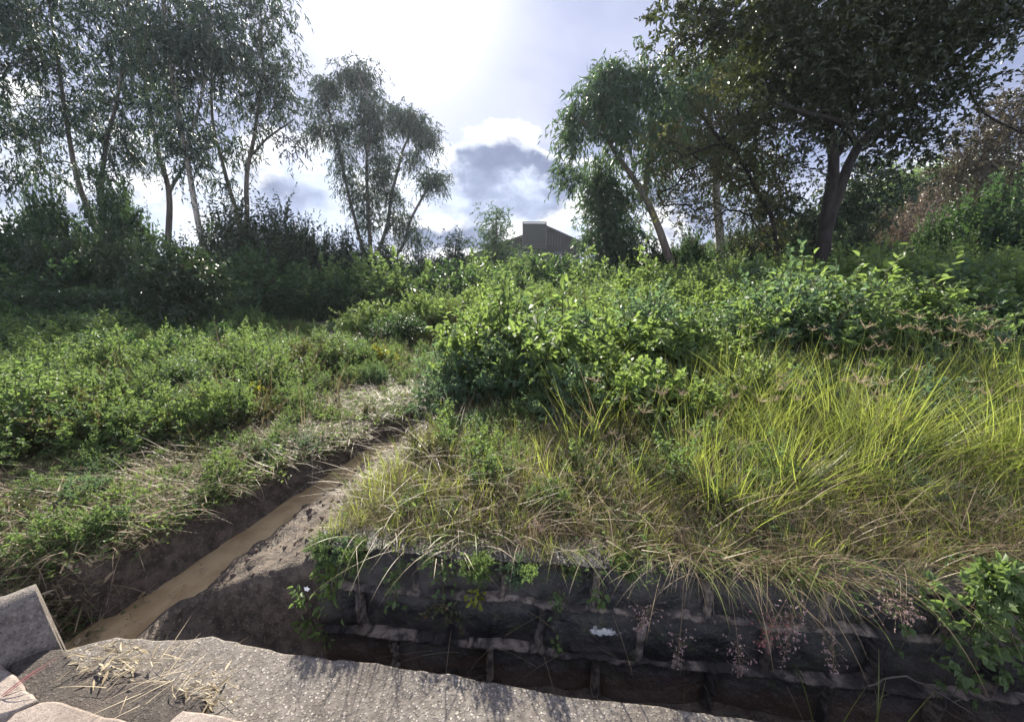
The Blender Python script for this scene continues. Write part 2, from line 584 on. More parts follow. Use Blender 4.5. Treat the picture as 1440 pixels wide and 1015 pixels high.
def bush_kind(kind):
    if kind not in _bush_kinds:
        a = dict(
            weed=dict(seed=1, H=.8, Rr=.6, nst=50, nsh=8, lps=15, L=.043, W=.021, leaf='weed'),
            weed_bright=dict(seed=2, H=.75, Rr=.6, nst=50, nsh=8, lps=15, L=.045, W=.023, leaf='weed_bright'),
            broad=dict(seed=3, H=.9, Rr=.65, nst=52, nsh=8, lps=10, L=.056, W=.040, leaf='weed_bright', droop=.3),
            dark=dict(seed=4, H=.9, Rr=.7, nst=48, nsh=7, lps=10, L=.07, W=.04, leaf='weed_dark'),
            blue=dict(seed=5, H=1.15, Rr=.75, nst=62, nsh=8, lps=11, L=.055, W=.03, leaf='bluegreen', upright=.7),
            yellow=dict(seed=6, H=.45, Rr=.45, nst=30, nsh=6, lps=9, L=.06, W=.035, leaf='yellow_leaf'),
            shrub=dict(seed=7, H=2.6, Rr=1.7, nst=105, nsh=10, lps=12, L=.14, W=.075, leaf='shrub', fine=False),
            shrub_tall=dict(seed=8, H=3.4, Rr=1.6, nst=110, nsh=11, lps=12, L=.15, W=.075, leaf='shrub', fine=False, upright=.8),
            shrub_green=dict(seed=9, H=2.2, Rr=1.5, nst=95, nsh=10, lps=12, L=.13, W=.07, leaf='weed_dark', fine=False),
            shrub_rust=dict(seed=10, H=2.4, Rr=1.6, nst=60, nsh=10, lps=12, L=.14, W=.08, leaf='rust_leaf', fine=False),
            shrub_pink=dict(seed=12, H=2.4, Rr=1.7, nst=60, nsh=10, lps=12, L=.14, W=.08, leaf='pink_leaf', fine=False),
        )[kind]
        _bush_kinds[kind] = (bush_mesh(kind + '_bush', **a), a['H'], a['Rr'])
    return _bush_kinds[kind]


def place_bush(kind, name, label, cat, x, y, h, r, rot=None, group=None, z=None):
    (lm, sm), H, Rr = bush_kind(kind)
    o = link(name, lm); s = link('stems', sm, o)
    o.location = (x, y, (gz1(x, y) if z is None else z)); o.rotation_euler = (0, 0, random.random() * 6.28 if rot is None else rot)
    o.scale = (r / Rr, r / Rr, h / H)
    tag(o, label, cat, group)
    return o


# ---- scatter: one stuff object whose geometry nodes set a mesh of a small library on every point
LIB = {}


def lib(kind, variants):
    """variants: list of mesh datablocks -> a collection outside the scene"""
    c = bpy.data.collections.new('library_' + kind)
    for k, me in enumerate(variants):
        o = bpy.data.objects.new('%s_kind_%02d' % (kind, k), me); c.objects.link(o)
    LIB[kind] = (c, len(variants))


def scatter(name, kind, pts, label, cat, scl=(.8, 1.2), tilt=.12, seed=0, zs=(.85, 1.15), rotz=None, mod=0.0, freq=.9, size=None):
    c, nv = LIB[kind]; rng = np.random.default_rng(seed + 500)
    pts = np.asarray(pts, np.float32); n = len(pts)
    me = bpy.data.meshes.new(name); me.vertices.add(n); me.vertices.foreach_set('co', pts.ravel())
    rot = np.zeros((n, 3), np.float32); rot[:, :2] = rng.normal(0, tilt, (n, 2)); rot[:, 2] = rng.random(n) * 6.283 if rotz is None else rotz
    s = rng.uniform(scl[0], scl[1], n) * (1 + mod * fbm(pts[:, 0] * freq + seed, pts[:, 1] * freq, 2))
    if size is not None: s = s * size(pts[:, 0], pts[:, 1])
    sc = np.stack([s, s, s * rng.uniform(zs[0], zs[1], n)], 1).astype(np.float32)
    for an, ty, arr, key in (('rot', 'FLOAT_VECTOR', rot, 'vector'), ('scl', 'FLOAT_VECTOR', sc, 'vector'), ('idx', 'INT', rng.integers(0, nv, n).astype(np.int32), 'value')):
        a = me.attributes.new(an, ty, 'POINT'); a.data.foreach_set(key, arr.ravel())
    o = link(name, me); tag(o, label, cat, kind='stuff')
    g = bpy.data.node_groups.new(name + '_scatter', 'GeometryNodeTree')
    g.interface.new_socket('Geometry', in_out='INPUT', socket_type='NodeSocketGeometry')
    g.interface.new_socket('Geometry', in_out='OUTPUT', socket_type='NodeSocketGeometry')
    N = g.nodes; Lk = g.links
    gi = N.new('NodeGroupInput'); go = N.new('NodeGroupOutput')
    ci = N.new('GeometryNodeCollectionInfo'); ci.inputs['Collection'].default_value = c
    ci.inputs['Separate Children'].default_value = True; ci.inputs['Reset Children'].default_value = True
    ip = N.new('GeometryNodeInstanceOnPoints'); ip.inputs['Pick Instance'].default_value = True

    def attr(nm, ty):
        a = N.new('GeometryNodeInputNamedAttribute'); a.data_type = ty; a.inputs['Name'].default_value = nm
        return a.outputs['Attribute']
    e = N.new('FunctionNodeEulerToRotation'); Lk.new(attr('rot', 'FLOAT_VECTOR'), e.inputs[0])
    Lk.new(gi.outputs[0], ip.inputs['Points']); Lk.new(ci.outputs[0], ip.inputs['Instance'])
    Lk.new(attr('idx', 'INT'), ip.inputs['Instance Index']); Lk.new(e.outputs[0], ip.inputs['Rotation'])
    Lk.new(attr('scl', 'FLOAT_VECTOR'), ip.inputs['Scale']); Lk.new(ip.outputs[0], go.inputs[0])
    md = o.modifiers.new('scatter', 'NODES'); md.node_group = g
    return o


def tuft_mesh(name, seed, n, L, W, spread, lean, leaf, curl=(.3, 1.3), extra=None):
    rng = np.random.default_rng(seed); mb = MB()
    a = rng.random(n) * 2 * PI; r = spread * rng.random(n) ** .6
    pos = np.stack([np.cos(a) * r, np.sin(a) * r, np.full(n, -.02)], 1)
    az = a + rng.normal(0, .9, n)
    LL = L * rng.uniform(.45, 1.15, n); WW = W * rng.uniform(.6, 1.3, n)
    add_blades(mb, pos, az, LL, WW, np.abs(rng.normal(0, lean, n)), rng.uniform(curl[0], curl[1], n), rng.random(n), 0, 6, 1.2)
    mats = [M[leaf]]
    if extra:
        n2 = extra['n']; a = rng.random(n2) * 2 * PI; r = spread * rng.random(n2)
        pos = np.stack([np.cos(a) * r, np.sin(a) * r, np.full(n2, -.02)], 1)
        add_blades(mb, pos, a + rng.normal(0, 1.2, n2), extra['L'] * rng.uniform(.5, 1.2, n2), extra['W'] * rng.uniform(.6, 1.3, n2),
                   np.abs(rng.normal(.25, .3, n2)), rng.uniform(.5, 1.9, n2), rng.random(n2), 1, 6, .8)
        mats.append(M[extra['leaf']])
    return mb.mesh(name, mats)


def mat_mesh(name, seed, n, L, W, size, leaf, stems=30, fine=True, lift=.07):
    """low cover: small leaves and loose stalks lying on a patch of ground"""
    rng = np.random.default_rng(seed); mb = MB()
    p = rng.uniform(-size, size, (n, 3)); p[:, 2] = rng.random(n) ** 1.6 * lift
    d = rng.normal(0, 1, (n, 3)) * [1, 1, .35] + [0, 0, .1]
    add_leaves(mb, p, d, rng.normal(0, .5, (n, 3)) + [0, 0, 1], L * rng.uniform(.6, 1.3, n), W * rng.uniform(.6, 1.3, n), rng.random(n), 0, fine)
    if stems:
        p = rng.uniform(-size, size, (stems, 3)); p[:, 2] = rng.random(stems) * lift * 1.1
        add_blades(mb, p, rng.random(stems) * 6.28, rng.uniform(.03, .24, stems), rng.uniform(.002, .005, stems), rng.uniform(.9, 1.7, stems), rng.uniform(.9, 2.4, stems), rng.random(stems), 1, 4, .4)
    return mb.mesh(name, [M[leaf], M['straw']])


lib('weeds', [bush_mesh('weed_patch', 20 + k, H=.62, Rr=.45, nst=26, nsh=8, lps=12, L=.042, W=.02, leaf=lf, joined=True) for k, lf in enumerate(('weed', 'weed', 'weed_bright', 'bluegreen', 'olive_leaf'))] +
    [bush_mesh('lanky_weed', 26 + k, H=.85, Rr=.22, nst=6, nsh=9, lps=8, L=.062, W=.028, leaf='weed', joined=True, upright=.9) for k in range(2)])
lib('weeds_bright', [bush_mesh('bright_weed_patch', 30 + k, H=.65, Rr=.45, nst=26, nsh=7, lps=9, L=(.06, .05, .075, .05, .045)[k], W=(.036, .026, .05, .024, .022)[k], leaf=lf, joined=True) for k, lf in enumerate(('weed_bright', 'weed', 'weed_bright', 'bluegreen', 'bluegreen'))] +
    [bush_mesh('lanky_bright_weed', 36 + k, H=.9, Rr=.25, nst=6, nsh=9, lps=8, L=.07, W=.036, leaf='weed_bright', joined=True, upright=.9) for k in range(2)])
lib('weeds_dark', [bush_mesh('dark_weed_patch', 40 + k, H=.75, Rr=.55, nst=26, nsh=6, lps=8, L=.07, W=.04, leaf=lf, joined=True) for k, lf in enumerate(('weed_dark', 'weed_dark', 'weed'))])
lib('tall_grass', [tuft_mesh('tall_grass_tuft', 50 + k, 46, .62, .0072, .11, .13, 'grass', (.1, 1.35), dict(n=15, L=.58, W=.0036, leaf='straw')) for k in range(5)])
lib('short_grass', [tuft_mesh('short_grass_tuft', 60 + k, 34, .30, .006, .10, .3, 'grass', (.4, 1.6), dict(n=30, L=.33, W=.0035, leaf='straw')) for k in range(4)])
lib('straw', [tuft_mesh('straw_tuft', 70 + k, 40, .36, .0035, .10, .45, 'straw', (.7, 2.0)) for k in range(4)])
def clod_mesh(name, seed):
    r = np.random.default_rng(seed); nu, nv = 9, 6; th = np.linspace(0, PI, nv); ph = np.arange(nu) * 2 * PI / nu
    T, P_ = np.meshgrid(th, ph, indexing='ij'); rr = 1 + .35 * fbm(np.cos(P_) * 1.5 + seed * 3, T * 1.6 + np.sin(P_) * 1.5) + r.normal(0, .06, T.shape)
    rr[0] = rr[0].mean(); rr[-1] = rr[-1].mean()
    v = np.stack([rr * np.sin(T) * np.cos(P_), rr * np.sin(T) * np.sin(P_), .7 * rr * np.cos(T)], -1).reshape(-1, 3) * .02
    i = np.arange(nv - 1)[:, None] * nu + np.arange(nu)[None, :]; j = np.arange(nv - 1)[:, None] * nu + (np.arange(nu)[None, :] + 1) % nu
    mb = MB(); mb.add(v, np.stack([i, i + nu, j + nu, j], -1).reshape(-1, 4), 0, None, False)
    return mb.mesh(name, [M['clod']])


nt = NT('soil_clod'); M['clod'] = nt.out(principled(nt, nt.mix(nt.noise(60, 4, .6, nt.objco()), (.045, .03, .023), (.14, .10, .078)), .9))
lib('clod', [clod_mesh('soil_clod', 130 + k) for k in range(5)])
lib('dead', [tuft_mesh('dead_stem_tuft', 110 + k, 9, .62, .0045, .16, .35, 'straw', (.2, 1.2)) for k in range(4)])
lib('cover', [mat_mesh('cover_patch', 80 + k, 130, .026, .012, .17, lf, 40, lift=.085) for k, lf in enumerate(('weed', 'weed_bright', 'weed_bright', 'weed'))])
lib('hay', [mat_mesh('hay_patch', 90 + k, 26, .04, .015, .17, 'dead_leaf', 90, lift=.05) for k in range(3)])


def field(xr, yr, n, seed, keep=None):
    rng = np.random.default_rng(seed)
    x = rng.uniform(xr[0], xr[1], n); y = rng.uniform(yr[0], yr[1], n)
    if keep is not None:
        k = keep(x, y, rng.random(n)); x = x[k]; y = y[k]
    z = ground_z(x, y); z = np.where((x > -.95) & (y > wall_y(x)) & (y < wall_y(x) + .25), np.maximum(z, .205), z)      # roots on the wall's cap
    return np.stack([x, y, z], 1)

# ==============================================================================================
# THE SETTING
# ==============================================================================================
def graded(lo, hi, a, b, step, g=1.13):
    mid = list(np.arange(a, b + 1e-6, step))
    up = []; x = mid[-1]; s = step
    while x < hi: s *= g; x += s; up.append(min(x, hi))
    dn = []; x = mid[0]; s = step
    while x > lo: s *= g; x -= s; dn.append(max(x, lo))
    return np.array(dn[::-1] + mid + up)


def build_ground():
    xs = graded(-150, 150, -4.2, 4.2, .032); ys = graded(-14, 150, 1.0, 5.6, .032)
    X, Y = np.meshgrid(xs, ys); Z = ground_z(X, Y)
    Z = np.where(Y < 1.0, np.minimum(Z, -.45), Z)
    v = np.stack([X, Y, Z], -1).reshape(-1, 3)
    nx = len(xs); i = np.arange(len(ys) - 1)[:, None] * nx + np.arange(nx - 1)[None, :]
    f = np.stack([i, i + 1, i + nx + 1, i + nx], -1).reshape(-1, 4)
    mb = MB(); mb.add(v, f, 0, None, True)
    nt = NT('soil_and_litter'); p = nt.pos()
    n1 = nt.noise(2.2, 6, .6, p); n2 = nt.noise(14, 6, .65, p); n3 = nt.noise(70, 4, .6, p)
    soil = nt.mix(nt.ramp(n2, .35, .68), (.045, .034, .026), (.135, .104, .079))
    soil = nt.mix(nt.ramp(n3, .56, .72), soil, (.21, .175, .14))
    gr = nt.mix(nt.ramp(n2, .35, .65), (.035, .045, .02), (.095, .088, .045))
    nz = nt.n('ShaderNodeSeparateXYZ', Vector=nt.n('ShaderNodeNewGeometry').outputs['Normal']).outputs['Z']
    sp = nt.n('ShaderNodeSeparateXYZ', Vector=p)
    flat = nt.ramp(nz, .72, .93)
    # the bare strip right of the ditch stays soil: only ground above 0.02 m carries litter
    hi = nt.ramp(nt.math('ADD', sp.outputs['Z'], nt.math('MULTIPLY', n1, .12)), .03, .15)
    c = nt.mix(nt.math('MULTIPLY', flat, hi), soil, gr)
    h = nt.math('ADD', nt.math('MULTIPLY', n2, .7), nt.math('MULTIPLY', n3, .35))
    wet = nt.ramp(n1, .45, .62, .85, .58)
    m = nt.out(principled(nt, c, wet, nt.bump(h, .9, .05), .45))
    o = link('ground', mb.mesh('ground', [m])); tag(o, kind='structure')


build_ground()


def build_water():
    ys = np.concatenate([np.linspace(1.0, 1.7, 12), np.linspace(1.75, 3.6, 60)])
    rows = []
    for y in ys:
        w = float(ditch_w(y)) + .035
        w0 = w + .17; xc = float(ditch_x(y)); wz = float(water_z(y))
        r0 = xc - w - .06; r1 = min(xc + w0, float(np.interp(y, [1.76, 2.05, 2.06], [-1.79, -1.715, 9]))) 
        rows.append(np.stack([np.linspace(r0, r1, 9), np.full(9, y), np.full(9, wz)], 1))
    v = np.concatenate(rows); n = len(ys)
    i = np.arange(n - 1)[:, None] * 9 + np.arange(8)[None, :]
    f = np.stack([i, i + 1, i + 10, i + 9], -1).reshape(-1, 4)
    mb = MB(); mb.add(v, f, 0, None, True)
    nt = NT('muddy_water'); p = nt.pos()
    n1 = nt.noise(5, 4, .6, p); n2 = nt.noise(38, 3, .5, p, .8); n3 = nt.noise(120, 2, .5, p)
    c = nt.mix(nt.ramp(n1, .35, .65), (.27, .19, .10), (.38, .285, .16))
    h = nt.math('ADD', n2, nt.math('MULTIPLY', n3, .3))
    m = nt.out(principled(nt, c, nt.ramp(n1, .3, .7, .5, .7), nt.bump(h, .12, .012), .15))
    tag(link('water', mb.mesh('water', [m])), kind='structure')


build_water()


def concrete(name, c1, c2, peb, scale=85, dirt=(.07, .055, .045), rough=.85, bump=.6, dirtamt=.5):
    nt = NT(name); p = nt.pos()
    v = nt.n('ShaderNodeTexVoronoi', {'feature': 'F1'}, Scale=scale, Vector=p)
    v2 = nt.n('ShaderNodeTexVoronoi', {'feature': 'F1'}, Scale=scale * .45, Vector=p)
    n1 = nt.noise(3.0, 6, .65, p); n2 = nt.noise(40, 5, .65, p)
    base = nt.mix(nt.ramp(n2, .35, .65), c1, c2)
    pm = nt.ramp(v.outputs['Distance'], .28, .42, 1, 0)
    rnd = nt.n('ShaderNodeSeparateColor', Color=v.outputs['Color']).outputs[0]
    pebc = nt.mix(rnd, tuple(x * .25 for x in peb), peb)
    c = nt.mix(nt.math('MULTIPLY', pm, .9), base, pebc)
    rnd2 = nt.n('ShaderNodeSeparateColor', Color=v2.outputs['Color']).outputs[1]
    big = nt.math('MULTIPLY', nt.ramp(v2.outputs['Distance'], .2, .3, 1, 0), nt.ramp(rnd2, .84, .88))
    c = nt.mix(nt.math('MULTIPLY', big, .55), c, peb)
    pit = nt.ramp(nt.noise(scale * .8, 3, .6, nt.vmath('ADD', p, (3, 1, 2))), .60, .70)
    c = nt.mix(nt.math('MULTIPLY', pit, .75), c, dirt)
    n5 = nt.noise(9, 6, .7, p)
    c = nt.mix(nt.math('MULTIPLY', nt.ramp(n5, .5, .72), dirtamt * .8), c, tuple(x * .7 for x in dirt))
    c = nt.mix(nt.math('MULTIPLY', nt.ramp(n1, .42, .68), dirtamt), c, dirt)
    h = nt.math('ADD', nt.math('MULTIPLY', pm, .6), nt.math('MULTIPLY', n2, .6))
    h = nt.math('SUBTRACT', nt.math('ADD', h, nt.math('MULTIPLY', big, .5)), pit)
    return nt.out(principled(nt, c, rough, nt.bump(h, bump, .012), .3))


M['slab'] = concrete('aggregate_concrete', (.088, .078, .069), (.165, .147, .130), (.38, .345, .305))
M['asphalt'] = concrete('worn_asphalt', (.028, .024, .021), (.06, .051, .045), (.15, .125, .108), 95)
M['kerb'] = concrete('kerb_concrete', (.20, .165, .145), (.28, .235, .205), (.36, .31, .27), 150, (.13, .1, .08), .85, .35, .5)
M['head'] = concrete('headwall_concrete', (.12, .105, .095), (.20, .175, .155), (.30, .265, .235), 95, (.06, .05, .042), .85, .5, .75)


def slab_mesh(outline, top, thick, mat, name, res=.03, bumpy=.006, edge=.02, seed=0):
    """a slab of a given outline: a gridded, slightly uneven top with a rounded rim and straight sides"""
    P = np.array(outline); n = len(P)
    # resample the outline
    pts = []
    for i in range(n):
        a, b = P[i], P[(i + 1) % n]; k = max(2, int(np.linalg.norm(b - a) / res))
        pts += [a + (b - a) * t for t in np.arange(k) / k]
    pts = np.array(pts); m = len(pts)
    tg = norm(np.roll(pts, -1, 0) - np.roll(pts, 1, 0)); nr = np.stack([tg[:, 1], -tg[:, 0]], 1)
    c = P.mean(0)
    pts = pts + nr * (.006 * fbm(pts[:, 0] * 7 + seed, pts[:, 1] * 7) + .006 * fbm(pts[:, 0] * 40, pts[:, 1] * 40 + seed))[:, None]
    from mathutils.geometry import delaunay_2d_cdt
    inner = pts - nr * edge
    lo, hi = inner.min(0), inner.max(0)
    gx, gy = np.meshgrid(np.arange(lo[0], hi[0], res), np.arange(lo[1], hi[1], res))
    gp = np.stack([gx.ravel(), gy.ravel()], 1)
    # inside test
    ins = np.zeros(len(gp), bool); j = m - 1
    for i in range(m):
        xi, yi = inner[i]; xj, yj = inner[j]
        cond = ((yi > gp[:, 1]) != (yj > gp[:, 1])) & (gp[:, 0] < (xj - xi) * (gp[:, 1] - yi) / (yj - yi + 1e-12) + xi)
        ins ^= cond; j = i
    gp = gp[ins]
    allp = [Vector(p) for p in inner] + [Vector(p) for p in gp]
    vs, es, fs, *_ = delaunay_2d_cdt(allp, [], [list(range(m))], 1, 1e-5)
    vs = np.array([(v[0], v[1]) for v in vs])
    z = top + bumpy * fbm(vs[:, 0] * 9 + seed, vs[:, 1] * 9) + .4 * bumpy * fbm(vs[:, 0] * 45, vs[:, 1] * 45 + seed)
    mb = MB()
    mb.add(np.column_stack([vs, z]), [(f[0], f[1], f[2], f[2]) for f in fs], 0, None, True)
    zi = top + bumpy * fbm(inner[:, 0] * 9 + seed, inner[:, 1] * 9) + .4 * bumpy * fbm(inner[:, 0] * 45, inner[:, 1] * 45 + seed)
    mid = pts - nr * edge * .3
    r = [np.column_stack([inner, zi]), np.column_stack([mid, zi - edge * .3]), np.column_stack([pts, zi - edge]), np.column_stack([pts, np.full(m, top - thick)])]
    v = np.concatenate(r); k = np.arange(m); k2 = (k + 1) % m
    f = np.concatenate([np.stack([q * m + k, (q + 1) * m + k, (q + 1) * m + k2, q * m + k2], 1) for q in range(3)])
    mb.add(v, f, 0, None, True)
    return mb.mesh(name, [mat])


def q2(px, py, z=0.0):
    p = on(px, py, z); return (p[0], p[1])


edge_pts = [q2(60, 918), q2(92, 912), q2(165, 895), q2(215, 899), q2(272, 897), q2(300, 893), q2(352, 905), q2(400, 916), q2(520, 930), q2(640, 949), q2(800, 976), q2(940, 993), q2(1085, 1015)]
far_right = edge_pts[-1]
dx = np.array(edge_pts[-1]) - np.array(edge_pts[-4]); dx /= np.linalg.norm(dx)
slab_out = [(-3.4, 1.28)] + edge_pts + [(far_right[0] + dx[0] * 2.6, far_right[1] + dx[1] * 2.6), (3.4, -2.5), (-3.4, -2.5)]
slab_out = slab_out[::-1]      # counter-clockwise not needed for the sides, only consistent
def ccw(P):
    P = [tuple(p) for p in P]
    a = sum(P[i][0] * P[(i + 1) % len(P)][1] - P[(i + 1) % len(P)][0] * P[i][1] for i in range(len(P)))
    return P if a > 0 else P[::-1]
tag(link('pavement', slab_mesh(ccw(slab_out), 0.0, .2, M['slab'], 'pavement', .03, .007, .010, 1)), kind='structure')
# worn asphalt patch lying on the slab's left part
asp = [q2(8, 925), q2(88, 917), q2(120, 945), q2(230, 962), q2(292, 985), q2(300, 1030), q2(150, 1040), q2(30, 1000)]
tag(link('asphalt_patch', slab_mesh(ccw(asp), .024, .03, M['asphalt'], 'asphalt_patch', .025, .012, .010, 5)), kind='structure')

kerbs = [('kerb_stone', [q2(-60, 905, .05), q2(0, 928, .05), q2(26, 953, .05), q2(54, 982, .05), q2(18, 1001, .05), q2(-90, 1030, .05)], 'pale kerb stone at the left, nearest the upright concrete headwall', 3),
         ('kerb_stone', [q2(22, 1003, .05), q2(57, 985, .05), q2(80, 983, .05), q2(192, 1015, .05), q2(230, 1060, .05), q2(-40, 1060, .05)], 'pale kerb stone in the bottom left corner, middle one of three', 4),
         ('kerb_stone', [q2(232, 1016, .05), q2(258, 994, .05), q2(362, 1016, .05), q2(420, 1060, .05), q2(230, 1060, .05)], 'pale kerb stone showing only its far edge beside the dry leaf litter', 6)]
for nm, o_, lb, sd in kerbs:
    c = np.mean(np.array(o_), 0)
    me = slab_mesh(ccw([(p[0] - c[0], p[1] - c[1]) for p in o_]), .05, .07, M['kerb'], 'kerb_stone', .025, .007, .009, sd)
    tag(link(nm, me, loc=(c[0], c[1], 0)), lb, 'kerb stone', 'kerb stones at the pavement corner')


def build_headwall():
    # concrete stub wall at the left end of the slab; its right end slopes inwards as it rises
    b0 = np.array([-1.88, 1.32, 0]); lean = np.array([-.067, .021, 0])
    e = np.array([-.62, -.78, 0]); back = np.array([-.78, .62, 0])
    prof = [(0, -.3), (0, -.1), (0, .04), (0, .12), (.0, .19), (.006, .225), (.018, .243), (.04, .25), (.07, .248), (.092, .236), (.1, .2), (.1, .1), (.1, -.3)]
    nu = 70; ss = np.linspace(0, 1.3, nu); k = len(prof); V = []
    mb = MB()
    for s in ss:
        for (d, z) in prof:
            n_ = .010 * float(fbm(s * 8, z * 9 + d * 12)) + .006 * float(fbm(s * 34, z * 34 + d * 30))
            q = b0 + e * s + lean * (z / .25) + back * (d + n_)
            V.append([q[0], q[1], z + n_ * .8])
    V = np.array(V)
    i = np.arange(nu - 1)[:, None] * k + np.arange(k - 1)[None, :]
    f = np.stack([i, i + 1, i + k + 1, i + k], -1).reshape(-1, 4)
    mb.add(V, f, 0, None, True)
    c = V[:k].mean(0)
    mb.add(np.vstack([V[:k], c]), [(j, j + 1, k, k) for j in range(k - 1)], 0, None, False)
    o0 = np.array([b0[0] - .5, b0[1], 0])
    mb.v = [v - o0.astype(np.float32) for v in mb.v]
    tag(link('headwall', mb.mesh('headwall', [M['head']]), loc=tuple(o0)), 'short upright concrete culvert headwall at the left edge, beside the muddy ditch', 'headwall')


build_headwall()

# ---- retaining wall ---------------------------------------------------------------------------
ROWS = [(0.0, .225, [-.97, -.475, -.054, .386, .873, 1.36, 1.83, 2.3, 2.78, 3.25, 3.7, 4.2, 4.7, 5.2, 5.7, 6.2]),
        (-.26, 0.0, [-1.2, -.764, -.31, .143, .606, 1.145, 1.6, 2.06, 2.55, 3.0, 3.5, 3.95, 4.45, 4.95, 5.4, 5.9, 6.4]),
        (-.62, -.26, [-1.05, -.6, -.11, .41, .93, 1.42, 1.86, 2.35, 2.8, 3.28, 3.75, 4.2, 4.7, 5.2, 5.7, 6.2])]


def build_wall():
    e = np.array([1, -.11, 0]); e /= np.linalg.norm(e); nrm = np.array([-.11, -1, 0]); nrm /= np.linalg.norm(nrm)
    us = np.arange(WALL_X0, 6.0, .011); zs = np.arange(-.58, .2251, .011)
    U, Z = np.meshgrid(us, zs)
    Uw = U + .022 * fbm(U * 5, Z * 5, 3) + .012 * fbm(U * 26, Z * 26 + 4, 3); Zw = Z + .018 * fbm(U * 4 + 9, Z * 6, 3) + .012 * fbm(U * 24 + 3, Z * 24, 3)
    D = np.full(U.shape, 0.0); joint = np.ones(U.shape, bool)
    for (z0, z1, js) in ROWS:
        for a, b in zip(js[:-1], js[1:]):
            m = (Uw > a + .012) & (Uw < b - .012) & (Zw > z0 + .010) & (Zw < z1 - .010)
            cu = (Uw - (a + b) / 2) / ((b - a) / 2 - .016); cv = (Zw - (z0 + z1) / 2) / ((z1 - z0) / 2 - .014)
            bul = (1 - np.clip(np.abs(cu), 0, 1) ** 3.5) * (1 - np.clip(np.abs(cv), 0, 1) ** 2.6)
            r = random.random()
            d = -.026 + .02 * (random.random() - .5) + (.012 + .024 * r) * bul + .02 * fbm(U * 6 + 20 * r, Z * 6) + .03 * (random.random() - .5) * cu + .02 * (random.random() - .5) * cv
            D[m] = d[m]; joint[m] = False
    D = np.where(joint, .012 + .012 * fbm(U * 9, Z * 9), D) + .006 * fbm(U * 14, Z * 14) + .0035 * fbm(U * 50, Z * 50, 3)
    # batter: the foot stands a little forward
    base = -.05 * (Z - .2)
    V = np.stack([U, 1.56 - .11 * U, Z], -1) + (D + base)[..., None] * nrm
    nx = len(us); ny = len(zs)
    i = np.arange(ny - 1)[:, None] * nx + np.arange(nx - 1)[None, :]
    f = np.stack([i, i + 1, i + nx + 1, i + nx], -1).reshape(-1, 4)
    jf = (joint[:-1, :-1] | joint[1:, 1:]).reshape(-1)
    V = V.reshape(-1, 3)
    o0 = np.array([1.0, 1.45, -.3])

    def part(mask, nm, mat, parent, extra=None):
        mb = MB(); ff = f[mask]; uq, inv = np.unique(ff, return_inverse=True)
        mb.add(V[uq] - o0, inv.reshape(-1, 4), 0, None, True)
        if extra is not None:
            mb.add(extra[0] - o0, extra[1], 0, None, True)
        return link(nm, mb.mesh(nm, [mat]), parent)
    root = link('retaining_wall', None, loc=tuple(o0))
    tag(root, 'low blackened block retaining wall with pale mortar joints along the drain', 'wall')
    # cap running back over the top, and the left end
    top = V.reshape(ny, nx, 3)[-1]
    cap = np.stack([top, top + np.array([0, .05, .012]), top + np.array([0, .2, 0])], 0)
    ci = np.arange(2)[:, None] * nx + np.arange(nx - 1)[None, :]
    cf = np.stack([ci, ci + 1, ci + nx + 1, ci + nx], -1).reshape(-1, 4)
    le = V.reshape(ny, nx, 3)[:, 0]; lb = le + np.array([.01, .2, 0])
    lv = np.concatenate([le, lb]); k = np.arange(ny - 1)
    lf = np.stack([k, k + 1, k + ny + 1, k + ny], 1)
    nt = NT('mortar'); p = nt.pos(); n2 = nt.noise(18, 5, .65, p); n3 = nt.noise(3.5, 4, .6, p)
    c = nt.mix(nt.ramp(n2, .38, .62), (.035, .029, .025), (.20, .165, .135))
    c = nt.mix(nt.ramp(n3, .44, .58), c, (.026, .023, .022))
    mm = nt.out(principled(nt, c, .75, nt.bump(n2, .8, .02), .35))
    part(jf, 'mortar', mm, root)
    nt = NT('blackened_block'); p = nt.pos()
    n1 = nt.noise(4, 5, .65, p); n2 = nt.noise(30, 5, .65, p)
    st = nt.noise(7, 5, .7, nt.vmath('MULTIPLY', p, (1, 1, .22)))
    c = nt.mix(nt.ramp(n1, .40, .66), (.016, .016, .017), (.062, .056, .051))
    n4 = nt.noise(11, 6, .7, nt.vmath('ADD', p, (5, 2, 1)))
    c = nt.mix(nt.math('MULTIPLY', nt.ramp(n4, .52, .66), .75), c, (.035, .045, .018))
    c = nt.mix(nt.math('MULTIPLY', nt.ramp(n2, .60, .72), .6), c, (.12, .11, .10))
    c = nt.mix(nt.math('MULTIPLY', nt.ramp(st, .56, .72), .5), c, (.15, .135, .125))
    z = nt.n('ShaderNodeSeparateXYZ', Vector=p).outputs['Z']
    mud = nt.ramp(nt.math('ADD', z, nt.math('MULTIPLY', nt.math('SUBTRACT', n1, .5), .25)), -.43, -.30, 1, 0)
    c = nt.mix(nt.math('MULTIPLY', mud, .8), c, (.075, .048, .036))
    # smear of white paint on one block
    wp = on(850, 884, -.1); wp[1] = 1.56 - .11 * wp[0]
    q = nt.vmath('MULTIPLY', nt.vmath('SUBTRACT', p, tuple(wp)), (11, 3, 42))
    sm = nt.ramp(nt.math('ADD', nt.vmath('LENGTH', q), nt.math('MULTIPLY', nt.math('SUBTRACT', n2, .5), 2.2)), .55, .9, 1, 0)
    c = nt.mix(sm, c, (.62, .62, .60))
    mb_ = nt.out(principled(nt, c, nt.ramp(n1, .35, .62, .34, .75), nt.bump(n2, .9, .02), .5))
    part(~jf, 'stone_blocks', mb_, root, (np.concatenate([cap.reshape(-1, 3), lv]), np.concatenate([cf, lf + 3 * nx])))


build_wall()

